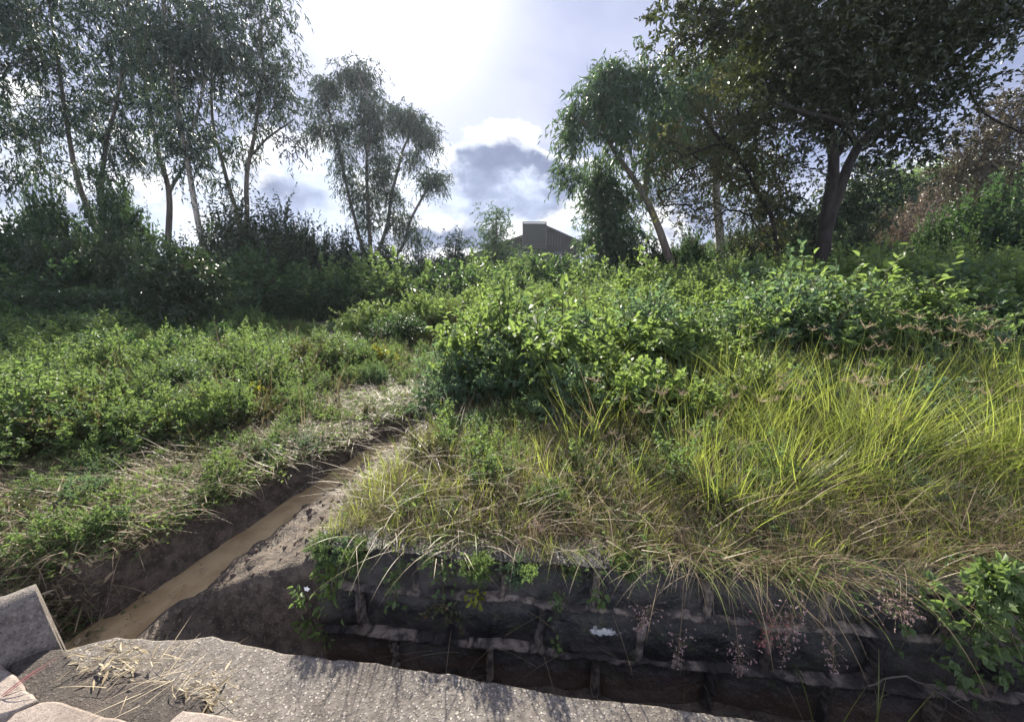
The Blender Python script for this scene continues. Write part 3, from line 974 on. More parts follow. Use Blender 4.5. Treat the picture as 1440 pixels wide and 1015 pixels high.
# ==============================================================================================
# BUILDING far behind the hedge
# ==============================================================================================
def build_house():
    Y = 56.0
    nt = NT('dark_timber'); p = nt.objco()
    c = nt.mix(nt.noise(3, 4, .6, nt.vmath('MULTIPLY', p, (6, 1, .4))), (.006, .006, .008), (.013, .012, .014))
    wallm = nt.out(principled(nt, c, .7))
    nt = NT('grey_louvre'); p = nt.objco()
    c = nt.mix(nt.noise(4, 4, .6, p), (.016, .019, .018), (.027, .031, .028))
    louv = nt.out(principled(nt, c, .6))
    nt = NT('roof_sheet'); c = nt.mix(nt.noise(2, 4, .6, nt.objco()), (.008, .008, .011), (.015, .014, .017)); roofm = nt.out(principled(nt, c, .6))
    nt = NT('pale_trim'); trim = nt.out(principled(nt, (.05, .052, .058), .6))
    nt = NT('window_glass'); glass = nt.out(principled(nt, (.05, .055, .065), .1))
    base = at(765, 390, Y); base[2] = gz1(base[0], Y)
    R = lambda px, py: at(px, py, Y) - base
    ridge = R(768, 318); er = R(812, 338); el = R(655, 352)
    slope = (ridge[2] - er[2]) / (er[0] - ridge[0])
    hw = max(er[0] - ridge[0], 4.6) + 5.0
    xl = R(640, 360)[0] - ridge[0]
    root = link('timber_house', None, loc=tuple(base)); tag(root, 'dark gabled timber house with a grey louvred box, far beyond the hedge', 'house')
    rz = ridge[2]; x0 = ridge[0]; dl = -(ridge[0] - R(650, 356)[0]); 
    hl, hr = ridge[0] - R(640, 352)[0], er[0] - ridge[0] + .4
    depth = 12
    sl_l = slope * .86; sl_r = slope
    wb = MB()
    gab = [(x0 - hl, 0, 0), (x0 + hr, 0, 0), (x0 + hr, 0, rz - hr * sl_r - .15), (x0, 0, rz - .15), (x0 - hl, 0, rz - hl * sl_l - .15)]
    v = gab + [(a, depth, c_) for a, _, c_ in gab]
    wb.add(v, [(0, 1, 2, 3), (0, 3, 4, 4), (1, 6, 7, 2), (5, 0, 4, 9), (6, 5, 8, 7), (5, 9, 8, 8)], 0)
    link('wall', wb.mesh('wall', [wallm]), root)
    rb = MB()
    for sx, hh, s_ in ((-1, hl + .8, sl_l), (1, hr + .8, sl_r)):
        a = (x0, -.9, rz); b = (x0 + sx * hh, -.9, rz - hh * s_)
        v = [a, b, (b[0], depth + .5, b[2]), (a[0], depth + .5, a[2])]
        v += [(p_[0], p_[1], p_[2] - .22) for p_ in v]
        rb.add(v, [(0, 1, 2, 3), (4, 7, 6, 5), (0, 4, 5, 1), (1, 5, 6, 2), (2, 6, 7, 3), (3, 7, 4, 0)], 0)
    link('roof', rb.mesh('roof', [roofm]), root)
    bx0 = R(735, 333)[0]; bx1 = R(765.5, 333)[0]; bz0 = R(750, 349)[2]; bz1 = R(750, 317)[2]
    lb = MB()
    add_box(lb, (bx0, -2.2, bz0), (bx1, -.02, bz1 - .05))
    n = 16
    for k in range(n):
        z = bz0 + (bz1 - bz0) * (k + .2) / n
        add_box(lb, (bx0 + .05, -2.3, z), (bx1 - .05, -2.21, z + (bz1 - bz0) / n * .55))
    lo = link('louvred_box', lb.mesh('louvred_box', [louv]), root)
    fb = MB()
    add_box(fb, (bx0 - .1, -2.36, bz0 - .1), (bx0 + .03, -2.0, bz1 + .05)); add_box(fb, (bx1 - .03, -2.36, bz0 - .1), (bx1 + .1, -2.0, bz1 + .05))
    add_box(fb, (bx0 - .1, -2.35, bz1 + .05), (bx1 + .1, -2.0, bz1 + .16)); add_box(fb, (bx0 - .1, -2.35, bz0 - .2), (bx1 + .1, -2.0, bz0 - .1))
    link('trim', fb.mesh('trim', [trim]), lo)
    for sx in (-1, 1):      # slatted gable panels on both sides of the box
        xs_ = bx0 - .35 if sx < 0 else bx1 + .35
        sb = MB()
        for k in range(6):
            x = xs_ + sx * k * .38; zt = rz - .75 - abs(x - x0) * (sl_l if sx < 0 else sl_r); zb = zt - 1.7 + .12 * k
            add_box(sb, (x - .05, -.14, zb), (x + .05, -.03, zt))
        xa, xb = sorted((xs_ - sx * .1, xs_ + sx * 2.0))
        link('gable_slats', sb.mesh('gable_slats', [trim]), root)
    for k in range(5):
        x = bx0 - 2.6 + k * 1.75; z = bz0 - 1.5
        wbm = MB(); add_box(wbm, (x, -.1, z), (x + 1.15, -.03, z + 1.0))
        w_ = link('window', wbm.mesh('window', [trim]), root)
        g = MB(); add_box(g, (x + .1, -.13, z + .1), (x + 1.05, -.102, z + .9)); link('pane', g.mesh('pane', [glass]), w_)


build_house()
# ==============================================================================================
# TREES
# ==============================================================================================
GUM = 'gum trees behind the hedge'
Y = 19.5
make_tree('gum_tree', 'gum tree cut off by the left edge, dark drooping leaves', 'tree',
          [stem_px(Y, [(-70, 395, .17), (-52, 300, .14), (-40, 200, .12), (-14, 80, .08), (5, -30, .05)])],
          [blob_px(Y, 0, 252, 22, 34, 6), blob_px(Y, -25, 130, 60, 80, 21), blob_px(Y, 22, 20, 55, 60, 21), blob_px(Y, -20, -70, 80, 60, 16)],
          'gum', 'euca', 'bark_gum', 101, group=GUM, scale=1.25, tip=.013)
Y = 22.1
make_tree('gum_tree', 'leaning dark gum tree, second stem from the left edge', 'tree',
          [stem_px(Y, [(156, 385, .17), (140, 335, .15), (118, 278, .13), (99, 200, .10), (84, 100, .075), (66, -20, .045)])],
          [blob_px(Y, 62, 62, 62, 74, 31, 0, 2.432), blob_px(Y, 38, 175, 48, 60, 18), blob_px(Y, 108, 140, 42, 66, 18), blob_px(Y, 20, -60, 80, 70, 16), blob_px(Y, 95, -30, 60, 70, 16), blob_px(Y, 62, 245, 40, 24, 3)],
          'gum', 'euca', 'bark_gum', 102, group=GUM, scale=1.25, tip=.013)
Y = 21.2
make_tree('gum_tree', 'slim dark gum tree crossing the leaning one at its foot', 'tree',
          [stem_px(Y, [(160, 385, .13), (151, 330, .12), (143, 270, .11), (148, 205, .09), (164, 140, .07), (178, 60, .05), (182, -20, .03)])],
          [blob_px(Y, 152, 165, 36, 58, 18), blob_px(Y, 182, 40, 48, 66, 25), blob_px(Y, 136, 228, 32, 26, 6), blob_px(Y, 170, -60, 60, 50, 10)],
          'gum', 'euca', 'bark_gum', 103, group=GUM, scale=1.25, tip=.013)
Y = 23.4
make_tree('gum_tree', 'grey gum tree just left of the white trunk, with a low side limb', 'tree',
          [stem_px(Y, [(238, 372, .16), (238, 330, .15), (237, 272, .135), (221, 208, .1), (205, 120, .075), (196, 30, .05), (196, -40, .03)]),
           stem_px(Y, [(237, 272, .09), (252, 246, .08), (270, 225, .06), (300, 205, .04)])],
          [blob_px(Y, 208, 150, 38, 52, 17), blob_px(Y, 192, 55, 44, 64, 21), blob_px(Y, 206, 226, 22, 28, 4), blob_px(Y, 296, 195, 25, 25, 4), blob_px(Y, 200, -50, 60, 50, 10)],
          'gum_thin', 'euca', 'bark_gum', 104, group=GUM, scale=1.25, tip=.013)
Y = 19.5
make_tree('gum_tree', 'tall gum tree with a leaning whitish bare lower trunk', 'tree',
          [stem_px(Y, [(306, 425, .145), (296, 385, .135), (282, 325, .125), (267, 245, .11), (253, 165, .09), (238, 80, .065), (226, -20, .04)]),
           stem_px(Y, [(261, 215, .06), (280, 150, .05), (292, 80, .035), (296, 10, .02)], .6)],
          [blob_px(Y, 250, 118, 50, 60, 27), blob_px(Y, 238, 20, 62, 62, 27), blob_px(Y, 253, 215, 30, 34, 10), blob_px(Y, 294, 55, 44, 58, 21), blob_px(Y, 225, -70, 80, 50, 18)],
          'gum', 'euca', 'bark_pale', 105, group=GUM, scale=1.25, tip=.013, branch_bark='bark_gum')
Y = 22.8
make_tree('gum_tree', 'forked gum tree right of the white trunk, open crown edged by sky', 'tree',
          [stem_px(Y, [(343, 352, .16), (338, 318, .13), (322, 262, .1), (303, 190, .075), (296, 110, .05), (300, 20, .03)]),
           stem_px(Y, [(341, 335, .13), (347, 300, .12), (349, 240, .105), (361, 170, .08), (370, 90, .055), (366, 10, .035)]),
           stem_px(Y, [(352, 222, .07), (368, 203, .06), (386, 188, .05), (412, 170, .03)])],
          [blob_px(Y, 328, 175, 40, 56, 20), blob_px(Y, 362, 115, 38, 56, 21), blob_px(Y, 366, 20, 44, 50, 21), blob_px(Y, 312, 60, 46, 60, 21), blob_px(Y, 396, 140, 26, 40, 10), blob_px(Y, 330, 258, 26, 24, 3), blob_px(Y, 384, 70, 22, 50, 10), blob_px(Y, 340, -50, 60, 40, 10), blob_px(Y, 408, 205, 12, 20, 3)],
          'gum_thin', 'euca', 'bark_gum', 106, group=GUM, scale=1.25, tip=.013)
Y = 36.0
make_tree('gum_tree', 'many stemmed gum clump standing alone against the clouds, left of centre', 'tree',
          [stem_px(Y, [(520, 372, 0.210), (507, 340, 0.165), (490, 270, 0.135), (472, 190, 0.105), (456, 130, 0.068)]),
           stem_px(Y, [(522, 365, 0.195), (518, 300, 0.150), (516, 230, 0.120), (521, 160, 0.090), (506, 108, 0.060)], -.8),
           stem_px(Y, [(524, 368, 0.180), (541, 330, 0.150), (552, 270, 0.128), (566, 215, 0.105), (588, 165, 0.060)], .8),
           stem_px(Y, [(528, 372, 0.165), (562, 352, 0.135), (578, 310, 0.112), (600, 268, 0.090), (616, 240, 0.053)])],
          [blob_px(Y, 462, 122, 24, 24, 37), blob_px(Y, 500, 104, 34, 14, 37), blob_px(Y, 446, 180, 14, 36, 22), blob_px(Y, 480, 215, 14, 62, 42), blob_px(Y, 518, 165, 30, 40, 76), blob_px(Y, 566, 166, 26, 18, 42), blob_px(Y, 596, 188, 20, 26, 34),
           blob_px(Y, 512, 275, 18, 50, 42), blob_px(Y, 558, 305, 14, 40, 30), blob_px(Y, 608, 252, 20, 18, 28), blob_px(Y, 582, 328, 16, 20, 15), blob_px(Y, 540, 235, 20, 40, 42), blob_px(Y, 578, 225, 12, 14, 10)],
          'gum_thin', 'euca', 'bark_gum', 107, group=GUM, scale=1.4, tip=.015)
Y = 27.0
make_tree('young_tree', 'slender young tree with a pointed crown beside the house', 'tree',
          [stem_px(Y, [(697, 398, .1), (697, 350, .08), (698, 300, .03)])],
          [blob_px(Y, 698, 312, 9, 16, 12), blob_px(Y, 698, 338, 17, 18, 18), blob_px(Y, 692, 365, 28, 20, 26), blob_px(Y, 712, 372, 22, 16, 16)], 'soft', 'euca_light', 'bark_gum', 108, scale=1.1)
Y = 25.0
make_tree('young_tree', 'small dark young tree between the gum clump and the pointed one', 'tree',
          [stem_px(Y, [(641, 400, .09), (641, 365, .07), (641, 336, .03)])],
          [blob_px(Y, 641, 346, 10, 12, 12), blob_px(Y, 640, 370, 18, 14, 20), blob_px(Y, 628, 380, 18, 10, 12)], 'soft', 'euca', 'bark_gum', 109)
Y = 16.0
make_tree('gum_tree', 'leaning gum tree right of the house with a bare curved dark trunk', 'tree',
          [stem_px(Y, [(948, 385, .17), (938, 350, .155), (925, 315, .14), (905, 277, .12), (880, 235, .095), (852, 190, .07), (838, 135, .04)]),
           stem_px(Y, [(905, 277, .08), (912, 220, .07), (918, 160, .05), (920, 100, .03)], .7),
           stem_px(Y, [(868, 217, .06), (845, 190, .045), (818, 172, .03), (800, 160, .02)], -.5)],
          [blob_px(Y, 848, 135, 30, 40, 30), blob_px(Y, 872, 180, 30, 34, 21), blob_px(Y, 808, 180, 18, 34, 15), blob_px(Y, 798, 238, 14, 22, 6), blob_px(Y, 902, 118, 34, 42, 27), blob_px(Y, 930, 170, 26, 46, 22), blob_px(Y, 922, 232, 20, 36, 10), blob_px(Y, 850, 103, 18, 12, 6)],
          'gum_thin', 'euca_light', 'bark_gum', 110, group=GUM)
Y = 18.0
make_tree('weeping_tree', 'pale green weeping tree under the leaning gum, right of the house', 'tree',
          [stem_px(Y, [(858, 390, .13), (852, 340, .11), (846, 290, .09), (838, 235, .04)])],
          [blob_px(Y, 846, 245, 26, 28, 20), blob_px(Y, 855, 300, 36, 40, 36), blob_px(Y, 842, 345, 20, 22, 15), blob_px(Y, 884, 330, 28, 34, 19)], 'gum', 'euca_light', 'bark_gum', 111)
Y = 17.0
make_tree('gum_tree', 'pale trunked gum tree behind the olive brown crown', 'tree',
          [stem_px(Y, [(1013, 380, .19), (1013, 340, .18), (1010, 290, .16), (1002, 200, .12), (992, 110, .07), (990, 60, .04)])],
          [blob_px(Y, 990, 105, 44, 40, 30), blob_px(Y, 1040, 90, 40, 40, 25), blob_px(Y, 962, 155, 34, 50, 23), blob_px(Y, 1012, 195, 44, 44, 21), blob_px(Y, 1052, 230, 36, 44, 16)], 'gum', 'euca_light', 'bark_pale', 112, group=GUM, branch_bark='bark_gum')
Y = 11.5
make_tree('olive_brown_tree', 'olive brown broadleaf tree left of the dark trunk, some leaves dead', 'tree',
          [stem_px(Y, [(1098, 400, .07), (1092, 350, .06), (1082, 300, .055), (1054, 245, .05), (1015, 200, .05), (985, 160, .03)]),
           stem_px(Y, [(1050, 245, .05), (1030, 205, .045), (1000, 205, .035), (958, 224, .02)], -.6)],
          [blob_px(Y, 1000, 228, 52, 36, 39), blob_px(Y, 950, 275, 34, 42, 22), blob_px(Y, 1045, 150, 54, 46, 45), blob_px(Y, 1080, 240, 40, 44, 32), blob_px(Y, 1010, 300, 54, 22, 20), blob_px(Y, 950, 205, 30, 24, 13), blob_px(Y, 1080, 330, 30, 18, 8)],
          'broad_thin', 'olive_leaf', 'bark_dark', 113)
Y = 9.5
make_tree('dark_tree', 'big dark spreading tree on the right with a forked black trunk', 'tree',
          [stem_px(Y, [(1157, 415, 0.174), (1157, 385, 0.159), (1160, 340, 0.148), (1167, 285, 0.122), (1171, 225, 0.104), (1160, 150, 0.085), (1140, 60, 0.063), (1122, -40, 0.037)]),
           stem_px(Y, [(1160, 335, 0.12), (1169, 298, 0.115), (1184, 258, 0.106), (1207, 208, 0.092), (1245, 165, 0.074), (1290, 120, 0.052), (1332, 60, 0.033)]),
           stem_px(Y, [(1208, 212, 0.067), (1190, 180, 0.059), (1165, 166, 0.052), (1132, 158, 0.041), (1092, 142, 0.022)], -.9),
           stem_px(Y, [(1258, 152, 0.037), (1305, 105, 0.033), (1345, 92, 0.030), (1362, 125, 0.027), (1385, 160, 0.022), (1450, 192, 0.013)], -.4),
           stem_px(Y, [(1172, 235, 0.074), (1188, 190, 0.070), (1202, 130, 0.063), (1212, 40, 0.048), (1216, -60, 0.030)], .8),
           stem_px(Y, [(1140, 60, 0.037), (1100, 28, 0.031), (1050, 22, 0.025), (990, 45, 0.016), (938, 78, 0.007)], -.8),
           stem_px(Y, [(1222, 195, 0.037), (1262, 190, 0.030), (1300, 196, 0.016)], .9)],
          [blob_px(Y, 1180, 112, 84, 52, 55, 0, 1.6), blob_px(Y, 1128, 55, 74, 56, 50, 0, 1.6), blob_px(Y, 1258, 90, 66, 50, 42, 0, 1.4), blob_px(Y, 1230, 15, 90, 46, 48, 0, 1.6), blob_px(Y, 1330, 48, 62, 44, 36, 0, 1.3), blob_px(Y, 1052, 28, 62, 34, 22, -.5),
           blob_px(Y, 992, 35, 40, 24, 7, -.6), blob_px(Y, 1392, 22, 50, 36, 21), blob_px(Y, 1102, 132, 52, 44, 22), blob_px(Y, 1300, 146, 32, 20, 10), blob_px(Y, 1170, 178, 60, 22, 10), blob_px(Y, 1262, 180, 42, 18, 10, 0.444), blob_px(Y, 1100, -60, 120, 60, 35, 0, 1.8), blob_px(Y, 1290, -60, 120, 60, 35, 0, 1.8),
           blob_px(Y, 1420, -20, 50, 40, 11), blob_px(Y, 955, 62, 24, 24, 4, -.8), blob_px(Y, 1292, 197, 30, 10, 4, 0.666), blob_px(Y, 1375, 108, 32, 14, 4), blob_px(Y, 1230, 216, 38, 12, 4, 0.518), blob_px(Y, 960, 5, 20, 16, 4, -.5)],
          'broad', 'big_leaf', 'bark_dark', 114, tip=.007)
Y = 15.5
make_tree('layered_tree', 'dark flat layered tree half hidden behind the forked black trunk', 'tree',
          [stem_px(Y, [(1150, 390, .14), (1143, 345, .12), (1148, 310, .1), (1190, 285, .07), (1225, 258, .04)]),
           stem_px(Y, [(1146, 322, .08), (1120, 300, .06), (1085, 282, .04)])],
          [blob_px(Y, 1222, 252, 34, 7, 22), blob_px(Y, 1195, 292, 40, 10, 26), blob_px(Y, 1090, 286, 40, 10, 24), blob_px(Y, 1120, 326, 46, 12, 24)], 'soft', 'shrub', 'bark_dark', 115)
Y = 21.0
make_tree('rusty_tree', 'rusty brown leafed tree on the slope at the right edge', 'tree',
          [stem_px(Y, [(1395, 345, .26), (1388, 290, .22), (1384, 235, .17), (1392, 170, .1)]),
           stem_px(Y, [(1386, 262, .1), (1360, 232, .08), (1345, 205, .04)])],
          [blob_px(Y, 1368, 215, 26, 30, 16), blob_px(Y, 1412, 190, 36, 40, 24), blob_px(Y, 1440, 150, 34, 22, 14), blob_px(Y, 1348, 252, 16, 18, 8), blob_px(Y, 1400, 262, 44, 20, 18), blob_px(Y, 1460, 220, 30, 50, 14)], 'clumpy', 'rust_leaf', 'bark_gum', 116, scale=1.7)
Y = 36.0
make_tree('umbrella_tree', 'green flat topped tree on the far slope at the right', 'tree',
          [stem_px(Y, [(1278, 330, .3), (1280, 300, .22), (1282, 272, .12)])],
          [blob_px(Y, 1286, 264, 42, 10, 50), blob_px(Y, 1246, 284, 26, 9, 22), blob_px(Y, 1262, 300, 26, 9, 18), blob_px(Y, 1322, 262, 24, 8, 18)], 'far', 'weed', 'bark_gum', 117, scale=1.4)
Y = 8.9
make_tree('sapling', 'small dark sapling with a thin bare stem in the left weeds', 'sapling',
          [stem_px(Y, [(268, 490, .045), (268, 455, .04), (264, 420, .03), (258, 380, .014)])],
          [blob_px(Y, 250, 405, 38, 22, 22), blob_px(Y, 265, 378, 22, 14, 10), blob_px(Y, 225, 425, 26, 14, 10), blob_px(Y, 285, 428, 16, 22, 9)], 'broad', 'shrub', 'bark_gum', 118)


# ==============================================================================================
# SHRUBS AND HEDGES
# ==============================================================================================
def shrub(px, Y, top, hw, kind, label, name='shrub', group=None, cat='shrub'):
    t = at(px, top, Y); g = gz1(t[0], Y) - .05
    zc = Y * CT
    return place_bush(kind, name, label, cat, t[0], Y, (t[2] - g) * (1.0 if 640 < px < 860 else 1.27), hw * zc / F, None, group, g)


SH = 'shrubs under the gum trees'
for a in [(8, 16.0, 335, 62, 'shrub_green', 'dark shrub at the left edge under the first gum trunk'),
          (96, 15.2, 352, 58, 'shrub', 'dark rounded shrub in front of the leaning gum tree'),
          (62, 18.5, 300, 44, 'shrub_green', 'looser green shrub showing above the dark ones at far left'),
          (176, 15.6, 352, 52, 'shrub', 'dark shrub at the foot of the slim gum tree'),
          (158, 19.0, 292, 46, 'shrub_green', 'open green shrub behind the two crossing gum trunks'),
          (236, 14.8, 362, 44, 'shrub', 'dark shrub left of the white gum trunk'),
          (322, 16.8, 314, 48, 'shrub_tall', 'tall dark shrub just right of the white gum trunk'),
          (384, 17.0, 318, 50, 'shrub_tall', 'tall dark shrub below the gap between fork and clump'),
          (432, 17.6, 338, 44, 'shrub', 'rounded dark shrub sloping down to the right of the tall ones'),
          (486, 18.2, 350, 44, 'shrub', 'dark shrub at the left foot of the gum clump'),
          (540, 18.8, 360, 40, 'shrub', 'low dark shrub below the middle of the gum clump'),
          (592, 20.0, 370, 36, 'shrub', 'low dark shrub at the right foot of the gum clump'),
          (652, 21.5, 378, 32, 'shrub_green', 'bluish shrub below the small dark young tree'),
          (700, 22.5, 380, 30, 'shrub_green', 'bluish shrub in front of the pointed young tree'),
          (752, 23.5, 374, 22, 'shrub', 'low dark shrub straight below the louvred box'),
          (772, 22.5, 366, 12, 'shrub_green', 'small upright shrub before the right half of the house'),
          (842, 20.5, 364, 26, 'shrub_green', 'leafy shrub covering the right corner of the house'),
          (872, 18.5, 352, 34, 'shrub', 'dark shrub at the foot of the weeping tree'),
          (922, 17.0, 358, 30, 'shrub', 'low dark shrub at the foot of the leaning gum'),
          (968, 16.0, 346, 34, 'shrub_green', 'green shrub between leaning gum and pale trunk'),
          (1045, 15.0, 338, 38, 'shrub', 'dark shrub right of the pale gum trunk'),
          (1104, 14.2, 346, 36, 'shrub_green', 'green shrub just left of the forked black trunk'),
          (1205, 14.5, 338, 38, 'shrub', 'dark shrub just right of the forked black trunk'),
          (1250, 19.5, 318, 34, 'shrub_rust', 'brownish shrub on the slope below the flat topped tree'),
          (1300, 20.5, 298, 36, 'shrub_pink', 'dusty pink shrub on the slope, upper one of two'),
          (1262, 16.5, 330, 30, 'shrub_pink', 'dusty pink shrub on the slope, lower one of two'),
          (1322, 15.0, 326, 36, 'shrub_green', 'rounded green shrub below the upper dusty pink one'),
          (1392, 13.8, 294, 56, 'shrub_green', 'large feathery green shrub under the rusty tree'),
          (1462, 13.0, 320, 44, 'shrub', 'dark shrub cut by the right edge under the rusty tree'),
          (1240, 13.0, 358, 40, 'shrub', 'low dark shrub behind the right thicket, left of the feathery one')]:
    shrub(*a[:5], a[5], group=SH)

for k, a in enumerate([(1345, 27, 285, 40, 'shrub_rust'), (1330, 33, 262, 34, 'shrub_green'), (1395, 40, 236, 46, 'shrub_green'), (1300, 44, 268, 40, 'shrub_green'), (1240, 40, 296, 40, 'shrub_green'), (1200, 36, 306, 40, 'shrub_green'), (1150, 34, 316, 40, 'shrub_green'), (1460, 34, 240, 50, 'shrub_rust')]):
    lb = ['brown shrub left of the rusty tree trunk', 'green shrub on the far slope beside the rusty tree', 'green bush high on the far slope behind the rusty tree', 'green bush on the far slope right of the flat topped tree',
          'green bush on the far slope left of the flat topped tree', 'far green bush seen right of the forked black trunk', 'far green bush seen through the fork of the black trunk', 'brown bush at the right edge behind the rusty tree'][k]
    shrub(*a, lb, group='shrubs on the far slope')


def hedge(name, label, pts, width, height, n, leaf, seed):
    rng = np.random.default_rng(seed)
    P = resample([(p[0], p[1], 0) for p in pts], .3)[:, :2]
    seg = np.linalg.norm(np.diff(P, axis=0), axis=1); cum = np.concatenate([[0], np.cumsum(seg)]); Lt = cum[-1]
    u = rng.random(n) * (Lt + width) - width / 2
    x = np.interp(u, cum, P[:, 0]); y = np.interp(u, cum, P[:, 1])
    tx = np.interp(np.clip(u, .3, Lt - .3) + .2, cum, P[:, 0]) - np.interp(np.clip(u, .3, Lt - .3) - .2, cum, P[:, 0])
    ty = np.interp(np.clip(u, .3, Lt - .3) + .2, cum, P[:, 1]) - np.interp(np.clip(u, .3, Lt - .3) - .2, cum, P[:, 1])
    t = norm(np.stack([tx, ty], 1))
    over = np.where(u < 0, u, np.where(u > Lt, u - Lt, 0)); x = x + t[:, 0] * over; y = y + t[:, 1] * over
    a = rng.random(n) * PI          # angle over the section from one side over the top
    bump = 1 + .16 * fbm(u * 1.1, a * 1.2 + seed) + .10 * fbm(u * 4, a * 3 + seed)
    r = (1 - .55 * rng.random(n) ** 2.2) * bump
    endf = np.sqrt(np.clip(1 - (over / (width / 2)) ** 2, .02, 1))
    ca, sa = np.cos(a), np.sin(a)
    off = np.sign(ca) * np.abs(ca) ** .55 * width / 2 * r * endf
    zz = np.abs(sa) ** .55 * height * r
    low = rng.random(n) < .35; zz = np.where(low, zz * rng.random(n), zz)
    x = x - t[:, 1] * off; y = y + t[:, 0] * off
    g = ground_z(x, y)
    pos = np.stack([x, y, g + zz], 1)
    outw = np.stack([-t[:, 1] * ca, t[:, 0] * ca, sa], 1)
    d = outw * .6 + rng.normal(0, .7, (n, 3)); nn = outw + rng.normal(0, .7, (n, 3)) + [0, 0, .4]
    o0 = pos.mean(0); o0[2] = g.mean()
    mb = MB(); add_leaves(mb, pos - o0, d, nn, .095 * rng.uniform(.6, 1.3, n), .05 * rng.uniform(.7, 1.2, n), np.clip(.5 + .5 * fbm(u * 2, a * 2, 3) + rng.normal(0, .2, n), 0, 1), 0, False)
    # dead inner twigs keep it standing
    tw = MB()
    for k in range(int(Lt * 9)):
        uu = rng.random() * Lt; bx = float(np.interp(uu, cum, P[:, 0])); by = float(np.interp(uu, cum, P[:, 1]))
        b = np.array([bx + rng.normal(0, .1), by + rng.normal(0, .1), gz1(bx, by) - .05]) - o0
        e_ = b + np.array([rng.normal(0, .25 * width), rng.normal(0, .25 * width), height * rng.uniform(.6, .95)])
        add_tube(tw, [b, (b + e_) / 2 + rng.normal(0, .05, 3), e_], [.018, .012, .006], 4)
    o = link(name, mb.mesh(name, [M[leaf]]), loc=tuple(o0)); tag(o, label, 'hedge')
    link('stems', tw.mesh('stems', [M['bark_dark']]), o)
    return o


def pxy(px, Y): return at(px, 450, Y)[:2]


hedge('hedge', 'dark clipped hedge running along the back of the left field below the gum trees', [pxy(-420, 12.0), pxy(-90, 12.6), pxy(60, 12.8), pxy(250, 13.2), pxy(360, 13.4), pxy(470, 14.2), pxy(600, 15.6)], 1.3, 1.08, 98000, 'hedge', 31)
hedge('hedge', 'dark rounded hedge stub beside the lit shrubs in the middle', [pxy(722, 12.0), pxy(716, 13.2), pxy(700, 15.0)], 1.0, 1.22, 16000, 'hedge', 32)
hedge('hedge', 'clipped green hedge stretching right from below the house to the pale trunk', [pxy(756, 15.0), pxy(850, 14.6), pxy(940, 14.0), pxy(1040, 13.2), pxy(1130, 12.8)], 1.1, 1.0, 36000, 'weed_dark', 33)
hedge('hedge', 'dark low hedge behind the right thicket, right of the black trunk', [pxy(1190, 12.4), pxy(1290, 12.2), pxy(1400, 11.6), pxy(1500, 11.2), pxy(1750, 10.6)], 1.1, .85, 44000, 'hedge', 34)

# ---- the leafy weeds one can tell apart ------------------------------------------------------
WB = 'leafy weed bushes'
for (k, px, Y, top, hw, lb) in [
        ('blue', 700, 4.9, 452, 62, 'big blue green bush in the middle, right of the ditch head'),
        ('blue', 655, 4.5, 500, 44, 'blue green bush overhanging the far end of the ditch'),
        ('blue', 770, 5.3, 462, 52, 'blue green bush on the right shoulder of the big middle bush'),
        ('weed', 625, 4.05, 560, 30, 'low green bush leaning over the right lip of the ditch'),
        ('weed', 672, 3.75, 572, 40, 'low leafy bush at the foot of the big middle bush, above the mud'),
        ('broad', 868, 3.45, 545, 36, 'broad leaved bush standing in the grass, right of the middle bush'),
        ('broad', 930, 5.2, 452, 58, 'broad leaved bright bush behind the grass, left of the seed heads'),
        ('broad', 1010, 6.2, 398, 56, 'tall broad leaved bush left of the black trunk'),
        ('broad', 1090, 6.0, 414, 56, 'broad leaved bush just below the black trunk, left side'),
        ('weed_bright', 905, 6.6, 402, 54, 'bright leafy bush in the thicket below the clipped hedge'),
        ('weed_bright', 840, 6.2, 430, 54, 'bright leafy bush right of the middle bush, further back'),
        ('dark', 1180, 5.6, 432, 64, 'dark leafy bush behind the seed heads, below the black trunk'),
        ('dark', 1280, 5.0, 412, 70, 'dark leafy bush behind the seed heads on the right'),
        ('dark', 1390, 4.8, 400, 74, 'dark leafy bush at the right edge behind the seed heads'),
        ('broad', 1240, 6.4, 396, 60, 'broad leaved bush right of the black trunk'),
        ('weed_bright', 1345, 6.4, 380, 66, 'bright leafy bush in the right thicket, beside the right edge'),
        ('broad', 1440, 6.0, 362, 70, 'broad leaved bush cut by the right edge'),
        ('weed_bright', 296, 3.4, 540, 62, 'sunlit weed bush beside the cut strip on the left'),
        ('weed', 205, 3.8, 590, 60, 'weed bush left of the sunlit one beside the cut strip'),
        ('weed', 110, 3.9, 580, 72, 'weed bush near the left edge above the cut strip'),
        ('weed', 10, 3.9, 566, 78, 'weed bush cut by the left edge above the cut strip'),
        ('weed', 395, 4.8, 506, 54, 'weed bush right of the sunlit one, further back'),
        ('yellow', 528, 6.2, 486, 34, 'yellow green weed patch left of the ditch head'),
        ('yellow', 352, 4.0, 540, 34, 'small yellow green patch right of the sunlit weed bush'),
        ('weed', 455, 6.4, 462, 54, 'green weed bush behind the cut strip, left of the yellow patch'),
        ('weed_bright', 520, 9.4, 424, 54, 'lit bush on the crest in the middle distance, leftmost of three'),
        ('weed_bright', 590, 9.8, 412, 50, 'lit bush on the crest in the middle distance, middle one of three'),
        ('weed_bright', 662, 10.0, 408, 48, 'lit bush on the crest in the middle distance, beside the hedge stub'),
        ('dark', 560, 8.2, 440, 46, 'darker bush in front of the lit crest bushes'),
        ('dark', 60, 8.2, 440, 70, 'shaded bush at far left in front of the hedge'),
        ('dark', 165, 8.6, 446, 60, 'shaded bush left of the sapling')]:  # the two shaded bushes carry their shade in the dark leaf colour
    t = at(px, top, Y); g = gz1(t[0], Y) - .03
    place_bush(k, 'weed_bush', lb, 'bush', t[0], Y, t[2] - g, hw * Y * .98 / F, None, WB, g)

